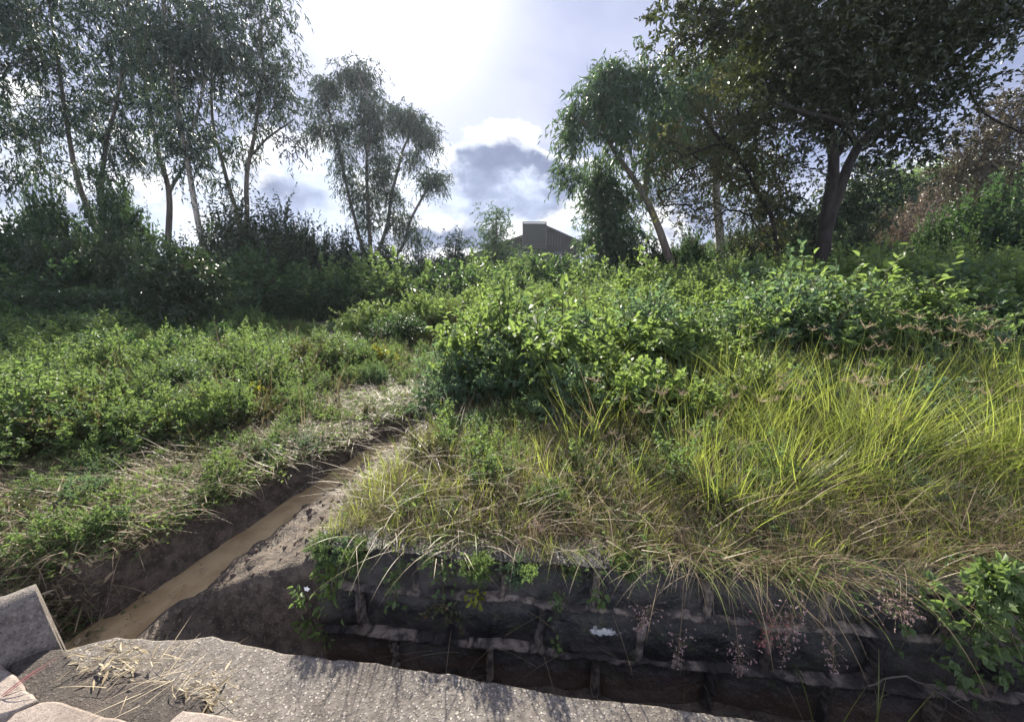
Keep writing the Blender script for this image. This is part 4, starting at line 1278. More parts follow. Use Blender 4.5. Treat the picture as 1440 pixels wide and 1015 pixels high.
# ---- thickets nobody could count -----------------------------------------------------------------
LW = lambda y: np.interp(y, [1.8, 2.4, 3, 5, 7], [2.4, 1.75, .95, .55, .2])
left_of = lambda x, y: ditch_x(y) - x
scatter('weeds', 'weeds', np.concatenate([
    field((-13, -1.0), (1.6, 7.5), 1500, 1, lambda x, y, r: (left_of(x, y) > LW(y) - .45) & (x > -1.9 * y - 2.5) & (r < np.clip(.35 + 1.2 * (left_of(x, y) - LW(y) + .45), .2, .95))),
    field((-7, 1.5), (6.6, 11.5), 420, 2, lambda x, y, r: (x < .2 + .1 * y))]),
    'green leafy weeds covering the left field behind the cut strip', 'weeds', (.5, .85), .18, 1, mod=.9, size=lambda x, y: np.where(y < 7, .30 + .70 * sstep((ditch_x(y) - x - LW(y) + .35) / 1.3), .62))
scatter('shaded_weeds', 'weeds_dark', field((-26, -4.5), (5.5, 12.4), 980, 3, lambda x, y, r: (x < -.62 * y - .2) & (x > -2.0 * y - 3)),  # tree shade put into the leaves: darker leaf than the open field
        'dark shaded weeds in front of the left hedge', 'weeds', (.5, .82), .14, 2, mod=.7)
scatter('thicket_weeds', 'weeds_bright', field((-.7, 15), (3.2, 9.5), 1400, 4, lambda x, y, r: (x < 1.8 * y + 1.5) & ((y > 3.6) | (x > 5.5)) & (x > -.75 + .03 * y) & ((y > 3.9 + .12 * np.sin(x * 5)) | (x < .7)) & (x - ditch_x(y) > .45)),
        'bright leafy weeds filling the thicket behind the tall grass', 'weeds', (.75, 1.3), .16, 3, mod=.9)
scatter('far_weeds', 'weeds', field((-2, 24), (9.3, 13.5), 720, 5, lambda x, y, r: x < 1.8 * y),
        'leafy weeds at the back of the thicket below the hedges', 'weeds', (1.1, 1.7), .16, 4)
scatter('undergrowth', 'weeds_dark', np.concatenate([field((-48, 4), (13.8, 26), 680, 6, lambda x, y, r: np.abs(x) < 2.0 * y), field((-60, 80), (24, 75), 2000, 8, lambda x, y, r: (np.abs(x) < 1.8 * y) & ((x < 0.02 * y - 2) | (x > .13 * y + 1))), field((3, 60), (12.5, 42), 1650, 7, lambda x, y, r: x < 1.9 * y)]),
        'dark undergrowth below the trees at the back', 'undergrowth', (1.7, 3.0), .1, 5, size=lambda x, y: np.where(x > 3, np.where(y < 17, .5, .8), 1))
scatter('grass', 'tall_grass', field((.15, 6.6), (1.75, 4.9), 1250, 8, lambda x, y, r: (y > wall_y(x) + .42 + .12 * np.sin(x * 4)) & (x < 1.55 * y) & (r < np.clip((x - .55) * .95, .10, .9) * np.where(y > 3.3, np.where(y > 3.9, .16, .6), 1))),
        'tall yellow green grass growing behind the wall on the right', 'grass', (.6, 1.12), .28, 6, mod=.5, freq=1.6)
scatter('short_grass', 'short_grass', np.concatenate([
    field((-.95, 5.5), (1.0, 3.2), 1250, 9, lambda x, y, r: (y > wall_y(x) + .03) & (y < wall_y(x) + .65) & (x < 1.6 * y)),
    field((-.85, 1.0), (1.7, 3.9), 420, 10, lambda x, y, r: (y > wall_y(x) + .12) & (x - ditch_x(y) > .86))]),
    'short mixed green and dry grass along the top of the wall', 'grass', (.7, 1.2), .25, 7, size=lambda x, y: .5 + .5 * sstep((y - wall_y(x)) / .6))
_x = np.concatenate([RNG.uniform(-.95, .6, 16), RNG.uniform(1.6, 5, 12)]); _y = wall_y(_x) + RNG.uniform(-.02, .08, len(_x))
_o = scatter('edge_weeds', 'weeds', np.stack([_x, _y, RNG.uniform(.17, .24, len(_x))], 1), 'small green weeds leaning out over the edge of the wall', 'weeds', (.10, .24), .3, 31)
_r = np.zeros((len(_x), 3), np.float32); _r[:, 0] = RNG.uniform(.5, 1.7, len(_x)); _r[:, 1] = RNG.normal(0, .4, len(_x)); _o.data.attributes['rot'].data.foreach_set('vector', _r.ravel())
scatter('slope_weeds', 'weeds_bright', field((.2, 6), (2.9, 4.1), 150, 32, lambda x, y, r: (x < 1.5 * y) & (x > .5 * (3.9 - y)) & (r < np.where(x < 1.6, .9, .4))),
        'green weeds mixed into the back of the tall grass', 'weeds', (.5, .95), .2, 32)
scatter('soil_clods', 'clod', np.concatenate([field((-2.6, -.3), (1.5, 3.9), 700, 33, lambda x, y, r: (np.abs(x - ditch_x(y)) > ditch_w(y) + .07) & (x - ditch_x(y) < .85) & (x - ditch_x(y) > -.4)), field((-1.7, 4), (.9, 1.6), 200, 34, lambda x, y, r: y < wall_y(x) - .05)]),
        'crumbs and clods of brown soil on the ditch banks', 'soil', (.15, .95), .8, 33)
scatter('dead_stems', 'dead', np.concatenate([field((-6, -1.0), (2.0, 7), 150, 21, lambda x, y, r: (left_of(x, y) > LW(y) - .2) & (x > -1.5 * y)), field((-.2, 6), (2.4, 7), 130, 22, lambda x, y, r: x < 1.5 * y)]),
        'dead brown stems standing among the weeds and grass', 'dead stems', (.7, 1.3), .3, 21)
scatter('low_weeds', 'weeds', field((-.6, 4.6), (1.7, 3.9), 330, 18, lambda x, y, r: (y > wall_y(x) + .28) & (x - ditch_x(y) > 1.0) & (x < 1.5 * y) & (r < np.where(x < 1.4, .8, .25))),
        'small leafy weeds scattered through the grass above the wall', 'weeds', (.3, .62), .25, 18, size=lambda x, y: .45 + .55 * sstep((y - wall_y(x)) / .9))
scatter('dry_grass', 'straw', np.concatenate([
    field((-.93, 5.4), (1.0, 2.6), 900, 11, lambda x, y, r: (y > wall_y(x) + .02) & (y < wall_y(x) + .38) & (x < 1.6 * y)),
    field((-.8, 5), (1.8, 3.4), 330, 12, lambda x, y, r: (y > wall_y(x) + .2) & (x - ditch_x(y) > .9) & ((x < 1.2) | (y < wall_y(x) + .8)))]),
    'dry straw coloured grass matted among the green above the wall', 'dry grass', (.7, 1.25), .3, 8, size=lambda x, y: .5 + .5 * sstep((y - wall_y(x)) / .5))
strip = lambda x, y, r: (left_of(x, y) > ditch_w(y) + .16) & (left_of(x, y) < LW(y) + .6) & (x > -1.8 * y - 1)
_cov = np.concatenate([field((-6, -.8), (1.3, 3.4), 2000, 13, strip), field((-2.6, -.7), (3.2, 6.8), 520, 14, strip),
                                                   field((-1.1, .8), (1.75, 3.8), 150, 15, lambda x, y, r: (x - ditch_x(y) > .84) & (y > wall_y(x) + .12)), field((-.92, 5.2), (1.0, 2.6), 130, 23, lambda x, y, r: (y > wall_y(x) + .02) & (y < wall_y(x) + .22) & (x < 1.6 * y))])
_e = (_cov[:, 1] < wall_y(_cov[:, 0]) + .25) & (_cov[:, 0] > -.95); _cov[_e, 2] = np.maximum(_cov[_e, 2], .215)
scatter('ground_cover', 'cover', _cov,
        'low cut green plants covering the left bank of the ditch', 'ground cover', (.8, 1.35), .1, 9)
scatter('trodden_weeds', 'weeds', np.concatenate([field((-6, -1.2), (1.6, 3.2), 420, 41, strip), field((-2.6, -.9), (3.2, 6.6), 170, 42, strip)]),
        'small cut and flattened weeds on the left bank of the ditch', 'weeds', (.14, .36), .55, 41, mod=.6, freq=2.0)
scatter('cut_straw', 'hay', np.concatenate([field((-4.2, -1.6), (1.58, 2.7), 120, 16, strip), field((-2.6, -1.0), (2.7, 6.2), 110, 17, strip)]),
        'dry cut stalks lying over the left bank of the ditch', 'dry stalks', (.8, 1.4), .12, 10)


# ==============================================================================================
# SMALL PLANTS AND LITTER
# ==============================================================================================
rng = np.random.default_rng(77)


def overhang():
    n = 520
    u = np.concatenate([rng.uniform(-.9, 5.2, n // 4), rng.normal(1.35, .35, n // 4), rng.normal(.95, .25, n // 5), rng.uniform(1.3, 4.5, n - 2 * (n // 4) - n // 5)])
    u = np.clip(u, -.92, 5.3)
    y = wall_y(u) + rng.uniform(.03, .22, n)
    pos = np.stack([u, y, np.full(n, .2)], 1); pos[:, 2] = np.maximum(ground_z(u, y + .1), .2)
    az = -PI / 2 + rng.normal(0, 1.0, n)
    L = rng.uniform(.15, .55, n)
    mb = MB()
    add_blades(mb, pos, az, L, rng.uniform(.0025, .0045, n), rng.uniform(.3, 1.2, n), rng.uniform(1.7, 2.75, n), rng.random(n), 0, 8, .6)
    m2 = 150; u2 = np.clip(np.concatenate([rng.normal(1.1, .3, m2 // 2), rng.uniform(-.8, 4.5, m2 - m2 // 2)]), -.9, 5); y2 = wall_y(u2) + rng.uniform(.03, .2, m2)
    add_blades(mb, np.stack([u2, y2, np.maximum(ground_z(u2, y2 + .1), .2)], 1), -PI / 2 + rng.normal(0, .8, m2), rng.uniform(.2, .42, m2), rng.uniform(.005, .009, m2), rng.uniform(.3, .9, m2), rng.uniform(1.7, 2.6, m2), rng.random(m2), 1, 8, .9)
    n = 130; y = rng.uniform(1.75, 4.6, n); x = ditch_x(y) - ditch_w(y) - rng.uniform(.10, .26, n)
    add_blades(mb, np.stack([x, y, np.maximum(ground_z(x - .08, y), 0)], 1), rng.normal(-.3, .9, n), rng.uniform(.08, .3, n), rng.uniform(.002, .004, n), rng.uniform(.5, 1.3, n), rng.uniform(1.6, 2.7, n), rng.random(n), 0, 7, .6)
    o = link('overhanging_grass', mb.mesh('overhanging_grass', [M['straw'], M['grass']]))
    tag(o, 'dry grass stems hanging over the wall edge and the ditch bank', 'dry grass', kind='stuff')
    # pale stalks lying in all directions on the dry mat above the wall
    n = 1300; u = rng.uniform(-.8, 5.2, n); y = wall_y(u) + rng.uniform(.05, .85, n)
    pos = np.stack([u, y, ground_z(u, y) + rng.uniform(.02, .22, n)], 1)
    mb = MB(); add_blades(mb, pos, rng.random(n) * 6.283, rng.uniform(.2, .6, n), rng.uniform(.0022, .004, n), rng.uniform(.6, 1.5, n), rng.uniform(1.2, 2.0, n), rng.random(n), 0, 6, .5)
    tag(link('fallen_stalks', mb.mesh('fallen_stalks', [M['straw']])), 'loose pale stalks tangled in the grass above the wall', 'dry grass', kind='stuff')


overhang()


# ---- tall stalks with fingered seed heads -------------------------------------------------------
def stalk_meshes(seed):
    r = np.random.default_rng(seed)
    sm = MB(); lean = r.uniform(-.12, .12, 2)
    t = np.linspace(0, 1, 8)[:, None]
    pts = np.concatenate([lean[0] * t ** 2, lean[1] * t ** 2, t], 1)
    add_tube(sm, pts, np.linspace(.0034, .002, 8), 4)
    # two narrow leaves
    add_blades(sm, pts[[2, 4]], r.random(2) * 6.28, np.array([.3, .25]), .006, np.array([.3, .4]), np.array([1.4, 1.3]), np.array([.5, .6]), 1, 6, .6)
    hm = MB(); n = r.integers(6, 10); az = np.arange(n) * 6.283 / n + r.normal(0, .25, n)
    tip = pts[-1]
    for a in az:
        L = r.uniform(.045, .10); up = r.uniform(.55, 1.35)
        k = np.linspace(0, 1, 6)[:, None]
        d = np.array([math.cos(a), math.sin(a), 0])
        q = tip + d * L * k * math.cos(up * .8) + np.array([0, 0, 1]) * (L * k * math.sin(up) - .022 * k ** 2)
        add_tube(hm, q, [.0006, .0011, .0012, .0011, .0010, .0006], 4, 0, r.random())
        m = 22; kk = r.integers(0, 5, m); p = q[kk] + (q[kk + 1] - q[kk]) * r.random((m, 1))
        add_leaves(hm, p, d + r.normal(0, .8, (m, 3)), r.normal(0, 1, (m, 3)), .009, .0028, r.random(m), 0, False)
    return sm.mesh('grass_stalk', [M['grass'], M['grass']]), hm.mesh('seed_head', [M['seed']])


protos = [stalk_meshes(300 + k) for k in range(6)]
SEEDG = 'tall grass stalks with fingered seed heads'
stalk_pos = []
r2 = np.random.default_rng(41)
for k in range(104):
    px = r2.uniform(1020, 1445) if k < 80 else r2.uniform(800, 1040)
    py = r2.uniform(418, 560) + (30 if px < 1040 else 0) if k < 72 else r2.uniform(510, 660)
    Y = r2.uniform(2.7, 4.0) if py < 520 else r2.uniform(2.2, 3.0)
    stalk_pos.append((px, py, Y))
stalk_pos += [(1165, 447, 3.1), (1118, 462, 3.2), (1240, 482, 3.1), (1075, 458, 3.4), (1372, 462, 2.9), (1400, 470, 2.9), (1350, 476, 3.0), (1405, 442, 3.2)]
for k, (px, py, Y) in enumerate(stalk_pos):
    t = at(px, py, Y); g = gz1(t[0], Y); h = max(.25, t[2] - g - .05)
    sm, hm = protos[k % 6]
    o = link('grass_stalk', sm); o.location = (t[0], Y, g - .02); o.rotation_euler = (0, 0, r2.random() * 6.28)
    s = r2.uniform(.45, 1.0); o.scale = (s, s, h)
    c = link('seed_head', hm, o); c.scale = (1, 1, s / h); c.location = (0, 0, 1 - s / h)
    tag(o, 'tall grass stalk with a spread tan seed head, one among many above the right-hand grass', 'grass stalk', SEEDG)


# ---- flowering stalks hanging before the wall --------------------------------------------------
def panicle(px0, px, py, dist, label, red=0.0, size=1.0, seed=0):
    r = np.random.default_rng(seed)
    x_end = at(px, py, 1.45)[0]
    tipY = float(wall_y(x_end)) - dist
    tip = at(px, py, tipY); b = at(px0, 790, float(wall_y(at(px0, 790, 1.5)[0])) + .06); b[2] = .22
    mid = (b + tip) / 2 + np.array([0, -.03, .12])
    t = np.linspace(0, 1, 12)[:, None]
    pts = (1 - t) ** 2 * b + 2 * t * (1 - t) * mid + t * t * tip
    sm = MB(); add_tube(sm, pts - b, np.linspace(.0022, .0012, 12), 4)
    hm = MB(); m = int(80 * size)
    k = r.uniform(.72, 1.0, m) ; idx = k * 11; i0 = np.minimum(idx.astype(int), 10)
    p = pts[i0] + (pts[i0 + 1] - pts[i0]) * (idx - i0)[:, None] - b
    spread = (.045 * (1.05 - k) / .3 + .006)[:, None] * size
    q = p + r.normal(0, 1, (m, 3)) * spread * [1, .6, .9] + [0, 0, -.01]
    for j in range(m):
        add_tube(sm, [p[j], (p[j] + q[j]) / 2 + [0, 0, .003], q[j]], [.0006, .0005, .0004], 3)
    for rep in range(2):
        add_leaves(hm, q, r.normal(0, 1, (m, 3)) + [0, 0, -.6], r.normal(0, 1, (m, 3)), .0095, .0062, r.random(m), 0, True)
    o = link('flower_stalk', sm.mesh('flower_stalk', [M['straw']]), loc=tuple(b))
    link('panicle', hm.mesh('panicle', [M['pink_seed' if red < .5 else 'red_seed']]), o)
    tag(o, label, 'flower stalk', 'flowering grass stalks hanging over the wall')


M['red_seed'] = leaf_mat('red_seed', (.22, .06, .075), (.42, .17, .17), (.4, .16, .15), .35, .5)
panicle(955, 900, 885, .10, 'pinkish flower stalk hanging left of the paint smear block joint, leftmost of all', 0, .9, 1)
panicle(960, 952, 935, .13, 'thin whitish flower stalk hanging down, second from the left', 0, .7, 2)
panicle(1015, 1040, 950, .15, 'longest pale flower stalk, tip low on the wall, right of the whitish one', 0, .8, 3)
panicle(1130, 1072, 905, .16, 'dark red flower stalk in front of the wall, the only red one', 1, .9, 4)
panicle(1120, 1108, 890, .12, 'fluffy pink flower stalk just right of the red one', 0, 1.3, 5)
panicle(1150, 1172, 945, .14, 'small pale flower stalk hanging straight, right of the fluffy pink one', 0, .6, 6)
panicle(1170, 1280, 868, .12, 'pinkish flower stalk reaching right, nearest the creeper', 0, 1.1, 7)
panicle(1120, 1100, 935, .10, 'faint pale flower stalk below the fluffy pink one', 0, .5, 8)

# fine pink stalks in the grass above the wall: standing ones
for k, (px, py, Y, lb) in enumerate([(752, 762, 1.72, 'short pink flowering stalk at the wall top, left of the seedlings'), (1135, 640, 2.2, 'pinkish flowering stalk within the right grass, lower one'), (1255, 585, 2.4, 'pale flowering stalk within the right grass, upper one'), (720, 715, 2.1, 'pink flowering stalk in the dry grass above the wall')]):
    r = np.random.default_rng(700 + k); t = at(px, py, Y); g = gz1(t[0], Y); b = np.array([t[0] + .06, Y, g]); h = t[2] - g
    if h < .1: h = .14
    sm = MB(); pts = np.array([[0, 0, 0], [-.01, 0, h * .5], [-.06, 0, h]]); pts = resample(pts, .03); add_tube(sm, pts, .0016, 4)
    m = 70; kk = r.integers(int(len(pts) * .6), len(pts), m); hm = MB(); q = pts[kk] + r.normal(0, .016, (m, 3))
    add_leaves(hm, q, r.normal(0, 1, (m, 3)), r.normal(0, 1, (m, 3)), .011, .006, r.random(m), 0, True)
    o = link('flower_stalk', sm.mesh('flower_stalk', [M['straw']]), loc=tuple(b)); link('panicle', hm.mesh('panicle', [M['pink_seed']]), o); tag(o, lb, 'flower stalk')


# ---- small leafy plants on the wall ---------------------------------------------------------------
def sprig(name, label, cat, base, tips, L, W, leaf, seed, per=9, group=None, lobed=False, spread=.03):
    r = np.random.default_rng(seed); lm = MB(); sm = MB()
    b = np.asarray(base, float)
    for t_ in tips:
        t_ = np.asarray(t_, float) - b
        mid = t_ * .5 + np.array([0, -.03, .04]) + r.normal(0, .015, 3)
        t = np.linspace(0, 1, 9)[:, None]; pts = 2 * t * (1 - t) * mid + t * t * t_
        add_tube(sm, pts, np.linspace(.0026, .0012, 9), 4)
        u = (np.arange(per) + r.random(per)) / per; i = np.minimum((u * 8).astype(int), 7)
        p = pts[i] + (pts[i + 1] - pts[i]) * (u * 8 - i)[:, None]
        d = r.normal(0, .8, (per, 3)) + np.array([0, -.55, .05]); nn = r.normal(0, .5, (per, 3)) + np.array([0, -.55, .8])
        q = p + norm(d) * spread * r.random((per, 1))
        sz = r.uniform(.6, 1.3, per)
        if lobed:
            for a_ in (-.75, 0, .75):
                dd = norm(d); sd = norm(np.cross(dd, nn))
                add_leaves(lm, q, dd * math.cos(a_) + sd * math.sin(a_), nn, L * sz * (1 if a_ == 0 else .8), W * sz, r.random(per) * .3 + .35, 0, True)
        else:
            add_leaves(lm, q, d, nn, L * sz, W * sz, r.random(per), 0, True)
    o = link(name, lm.mesh(name, [M[leaf]]), loc=tuple(b)); link('stems', sm.mesh('stems', [M['stem']]), o)
    tag(o, label, cat, group)
    return o


def wp(px, py, d=.05):
    """a point d metres in front of the wall face"""
    dr = ray(px, py); a = (1.56 - d + 0) / (dr[1] + .11 * dr[0]); return EYE + dr * a


WG = 'small weeds on the wall'
sprig('wall_weed', 'trailing green weed hanging at the left end of the wall', 'weed', wp(470, 780, 0), [wp(470 + random.uniform(-28, 24), random.uniform(800, 880), .06) for _ in range(13)], .042, .017, 'weed_bright', 1, 9, WG)
sprig('wall_weed', 'pale weed low on the soil face left of the wall', 'weed', wp(438, 870, .0), [wp(438 + random.uniform(-26, 30), random.uniform(872, 912), .06) for _ in range(7)], .04, .014, 'weed_bright', 2, 7, WG)
sprig('wall_weed', 'little weed rooted in the first upright joint, below the top course', 'weed', wp(555, 800, .03), [wp(552 + random.uniform(-18, 18), random.uniform(815, 870), .05) for _ in range(6)], .03, .016, 'weed', 3, 7, WG)
sprig('wall_weed', 'weed trailing down the middle of the top block, third along the wall', 'weed', wp(625, 790, .03), [wp(622 + random.uniform(-16, 20), random.uniform(805, 862), .06) for _ in range(6)], .03, .016, 'weed', 4, 7, WG)
sprig('wall_weed', 'bright seedling on the mortar right of the trailing block weed', 'weed', wp(672, 846, .03), [wp(672 + random.uniform(-14, 16), random.uniform(826, 842), .07) for _ in range(5)], .03, .018, 'yellow_leaf', 5, 5, WG)
sprig('wall_weed', 'brownish weed hanging in the second course above the drain branch', 'weed', wp(612, 850, .03), [wp(615 + random.uniform(-30, 40), random.uniform(860, 892), .05) for _ in range(7)], .026, .014, 'olive_leaf', 6, 6, WG)
sprig('wall_weed', 'tiny bright seedling in the joint left of the paint smear, upper', 'weed', wp(843, 848, .02), [wp(843 + random.uniform(-8, 10), random.uniform(822, 846), .05) for _ in range(4)], .028, .018, 'weed_bright', 7, 5, WG)
sprig('wall_weed', 'tiny seedling on the mortar ledge below left of the paint smear', 'weed', wp(781, 908, .02), [wp(781 + random.uniform(-10, 10), random.uniform(900, 909), .06) for _ in range(4)], .022, .014, 'weed_bright', 8, 4, WG)
sprig('wall_weed', 'thin weed hanging at the upright joint right of the seedling ledge', 'weed', wp(786, 830, .03), [wp(786 + random.uniform(-8, 8), random.uniform(850, 890), .05) for _ in range(4)], .026, .014, 'weed', 9, 6, WG)
sprig('wall_weed', 'leafy weed at the bank corner with the single white flower', 'weed', wp(432, 845, .03), [wp(430 + random.uniform(-14, 18), random.uniform(815, 850), .05) for _ in range(5)], .03, .014, 'weed', 10, 6, WG)
fl = MB(); a = np.arange(5) * 1.2566; fp = wp(432, 827, .09)
add_leaves(fl, np.zeros((5, 3)), np.stack([np.cos(a), -.3 + 0 * a, np.sin(a)], 1), np.tile([0, -1.0, .3], (5, 1)), .016, .011, np.ones(5), 0, True)
nt = NT('white_petal'); wpm = nt.out(principled(nt, (.8, .8, .78), .5))
fo = link('flower', fl.mesh('flower', [wpm]), bpy.data.objects['wall_weed.009']); fo.location = tuple(fp - np.array(bpy.data.objects['wall_weed.009'].location))
random.seed(5)
sprig('creeper', 'lobed leaf creeper hanging over the right end of the wall', 'creeper', wp(1400, 800, .05), [wp(1300 + 150 * random.random() ** .8, random.uniform(815, 985), .06 + .08 * random.random()) for _ in range(30)], .042, .026, 'creeper' if 'creeper' in M else 'weed', 11, 11, None, True, .06)
sprig('creeper', 'two small creeper leaves in front of the wall, left of the big creeper', 'creeper', wp(1290, 815, .04), [wp(1278, 905, .07), wp(1262, 918, .07), wp(1288, 842, .07)], .04, .026, 'weed', 12, 3, None, True, .03)

# grass shooting up in the near drain
for k, (px, top, lb) in enumerate([(1172, 985, 'two green grass blades at the bottom edge, left of the larger tuft'), (1238, 968, 'green grass tuft rising at the bottom edge before the wall')]):
    p0 = on(px, 1040, -.08); n = 3 if k == 0 else 7; h = .2 + .06 * k
    mb = MB(); r = np.random.default_rng(60 + k)
    add_blades(mb, np.tile([0, 0, -.4], (n, 1)) + r.normal(0, .015, (n, 3)), r.random(n) * 6.28, r.uniform(.38, .5, n) + .05 * k, .008, r.uniform(.0, .2, n), r.uniform(.3, .9, n), r.uniform(.5, 1, n), 0, 8, .4)
    p0 = wp(px, 1030, .28); p0[2] = 0
    tag(link('grass_tuft', mb.mesh('grass_tuft', [M['grass']]), loc=tuple(p0 + np.array([0, 0, -.06]))), lb, 'grass')


# ---- litter ---------------------------------------------------------------------------------------
def litter():
    mb = MB(); r = np.random.default_rng(9)
    spots = [(185, 935, 60, 12, 34), (150, 925, 40, 8, 16), (280, 965, 40, 12, 30), (300, 985, 30, 8, 14), (170, 912, 40, 8, 26), (120, 940, 40, 10, 10)]
    P = []
    for (cx, cy, sx, sy, n) in spots:
        for k in range(n):
            P.append(on(r.normal(cx, sx * .6), r.normal(cy, sy * .7), .032))
    P = np.array(P); P[:, 2] += r.uniform(0, .012, len(P)); n = len(P)
    d = r.normal(0, 1, (n, 3)) * [1.3, .6, .12]; nn = r.normal(0, .35, (n, 3)) + [0, 0, 1]
    add_leaves(mb, P, d, nn, r.uniform(.02, .075, n), r.uniform(.004, .012, n), r.random(n), 0, True, .05, .2)
    m = 34; q = np.array([on(r.normal(230, 60), r.normal(950, 20), .035) for _ in range(m)])
    add_blades(mb, q, r.random(m) * 6.28, r.uniform(.05, .2, m), .0028, r.uniform(1.3, 1.6, m), r.uniform(1.4, 1.75, m), r.random(m), 0, 5, .3)
    tag(link('dry_leaves', mb.mesh('dry_leaves', [M['dead_leaf']])), 'dry straw and curled leaves scattered on the worn pavement corner', 'leaf litter', kind='stuff')
    # leaf scraps floating on the muddy water
    mb = MB(); n = 60; y = r.uniform(1.5, 2.3, n); x = ditch_x(y) + r.normal(.05, .12, n)
    P = np.stack([x, y, water_z(y) + .004], 1)
    add_leaves(mb, P, r.normal(0, 1, (n, 3)) * [1, 1, .05], r.normal(0, .15, (n, 3)) + [0, 0, 1], r.uniform(.01, .035, n), r.uniform(.004, .01, n), r.random(n), 0, False)
    tag(link('floating_leaves', mb.mesh('floating_leaves', [M['dead_leaf']])), 'leaf scraps floating on the muddy water', 'leaf litter', kind='stuff')


litter()


def rod(name, label, cat, pts, r0, r1, mat, group=None, twigs=0, seed=0):
    P = resample(pts, .03); r = np.random.default_rng(seed)
    P[1:-1] += r.normal(0, .003, (len(P) - 2, 3)); o0 = P[0].copy(); mb = MB()
    add_tube(mb, P - o0, np.linspace(r0, r1, len(P)), 6)
    for k in range(twigs):
        i = r.integers(len(P) // 4, len(P)); d = norm(P[-1] - P[0] + r.normal(0, .5, 3) * np.linalg.norm(P[-1] - P[0])) * r.uniform(.05, .14)
        add_tube(mb, [P[i] - o0, P[i] - o0 + d * .5 + r.normal(0, .006, 3), P[i] - o0 + d], [r1, r1 * .7, r1 * .4], 4)
    tag(link(name, mb.mesh(name, [M[mat]]), loc=tuple(o0)), label, cat, group)


g3 = lambda px, py, Y, dz=.0: at(px, py, Y)
rod('fallen_stalk', 'long pale dry stem leaning in the left weeds above the cut strip', 'dry stem', [at(122, 664, 2.75), at(150, 632, 2.85), at(176, 596, 3.0)], .006, .003, 'pale_stem' if 'pale_stem' in M else 'bark_pale', None, 2, 1)
rod('fallen_stalk', 'pale dry stem lying nearly level at the left edge of the cut strip', 'dry stem', [at(0, 690, 2.5), at(60, 684, 2.55), at(120, 686, 2.6)], .005, .003, 'bark_pale', None, 1, 2)
rod('fallen_stalk', 'short pale dry stem slanting down to the cut strip below the sunlit bush', 'dry stem', [at(215, 635, 2.75), at(240, 648, 2.65), at(262, 655, 2.55)], .004, .002, 'bark_pale', None, 1, 3)
rod('branch', 'dark dead branch lying on the drain mud against the wall', 'branch', [wp(606, 946, .10), wp(640, 942, .09), wp(678, 938, .07)], .008, .004, 'bark_dark', None, 5, 4)
rod('branch', 'thin curved root crossing the wall below the creeper', 'branch', [wp(1220, 964, .05), wp(1265, 950, .06), wp(1300, 962, .07), wp(1340, 985, .06), wp(1370, 1005, .06)], .004, .002, 'bark_gum', None, 5, 5)
for k, (px, py0, py1, Y, lb) in enumerate([(435, 690, 640, 2.75, 'thin reddish dry stalk rising from the ditch edge, leftmost'), (488, 655, 595, 3.25, 'tall thin dry stalk in the ditch, second from left'), (533, 625, 580, 3.7, 'thin dry stalk at the far end of the ditch, beside its twin'), (572, 605, 577, 4.0, 'short dry stalk at the head of the ditch'), (546, 612, 575, 3.75, 'thin dry stalk at the far ditch end, right twin')]):
    b = at(px, py0, Y); b[2] = gz1(b[0], Y); t = at(px + 4, py1, Y)
    rod('dry_stalk', lb, 'dry stalk', [b, (b + t) / 2 + [.01, 0, 0], t], .0028, .0014, 'straw_stalk' if 'straw_stalk' in M else 'bark_pale', None, 6, 20 + k)
t = at(400, 676, 2.9); b = np.array([t[0], 2.9, gz1(t[0], 2.9)])
sm, hm = protos[2]
o = link('grass_stalk', sm, loc=tuple(b)); h_ = max(.2, t[2] - b[2]); o.scale = (.8, .8, h_); c = link('seed_head', hm, o); c.scale = (1, 1, .8 / h_); c.location = (0, 0, 1 - .8 / h_)
tag(o, 'single golden grass seed head on the left lip of the ditch', 'grass stalk')


# tall leafy stalk weeds standing above the left field
def stalk_weed(px, top, Y, h, label, seed):
    r = np.random.default_rng(seed); t = at(px, top, Y); b = np.array([t[0], Y, t[2] - h]); lm = MB(); sm = MB()
    pts = np.array([[0, 0, 0], [.02, 0, h * .5], [0, 0, h]]); pts = resample(pts, .05); add_tube(sm, pts, np.linspace(.006, .003, len(pts)), 5)
    for k, q in enumerate(np.linspace(.35, 1, 9)):
        for s in (0, PI):
            a = s + k * PI / 2 + r.normal(0, .2); p = np.array([0, 0, h * q])
            add_leaves(lm, p[None], np.array([[math.cos(a), math.sin(a), .25]]), np.array([[0, 0, 1.0]]) + r.normal(0, .2, (1, 3)), (.13 - .06 * q) * r.uniform(.8, 1.2), .03, r.random(1), 0, True, .25)
    o = link('stalk_weed', lm.mesh('stalk_weed', [M['weed_bright']]), loc=tuple(b)); link('stem', sm.mesh('stem', [M['stem']]), o); tag(o, label, 'weed', 'tall stalk weeds above the left field')


stalk_weed(88, 503, 4.2, .85, 'tall nettle like weed standing above the shaded field, highest of three', 1)
stalk_weed(62, 528, 3.9, .7, 'nettle like weed left of the highest one', 2)
stalk_weed(14, 548, 3.7, .6, 'nettle like weed at the left edge, lowest of three', 3)
o = MB(); add_blades(o, np.array([[0, 0, 0.0], [.01, 0, 0], [0, .01, 0]]), np.array([.9, .7, 1.1]), np.array([.16, .13, .1]), .006, np.array([1.1, 1.0, 1.2]), np.array([1.5, 1.4, 1.5]), np.array([.3, .5, .4]), 0, 6)
tag(link('red_grass', o.mesh('red_grass', [M['red_seed']]), loc=tuple(on(2, 978, .055))), 'reddish dry grass wisp lying on the leftmost kerb stone', 'dry grass')

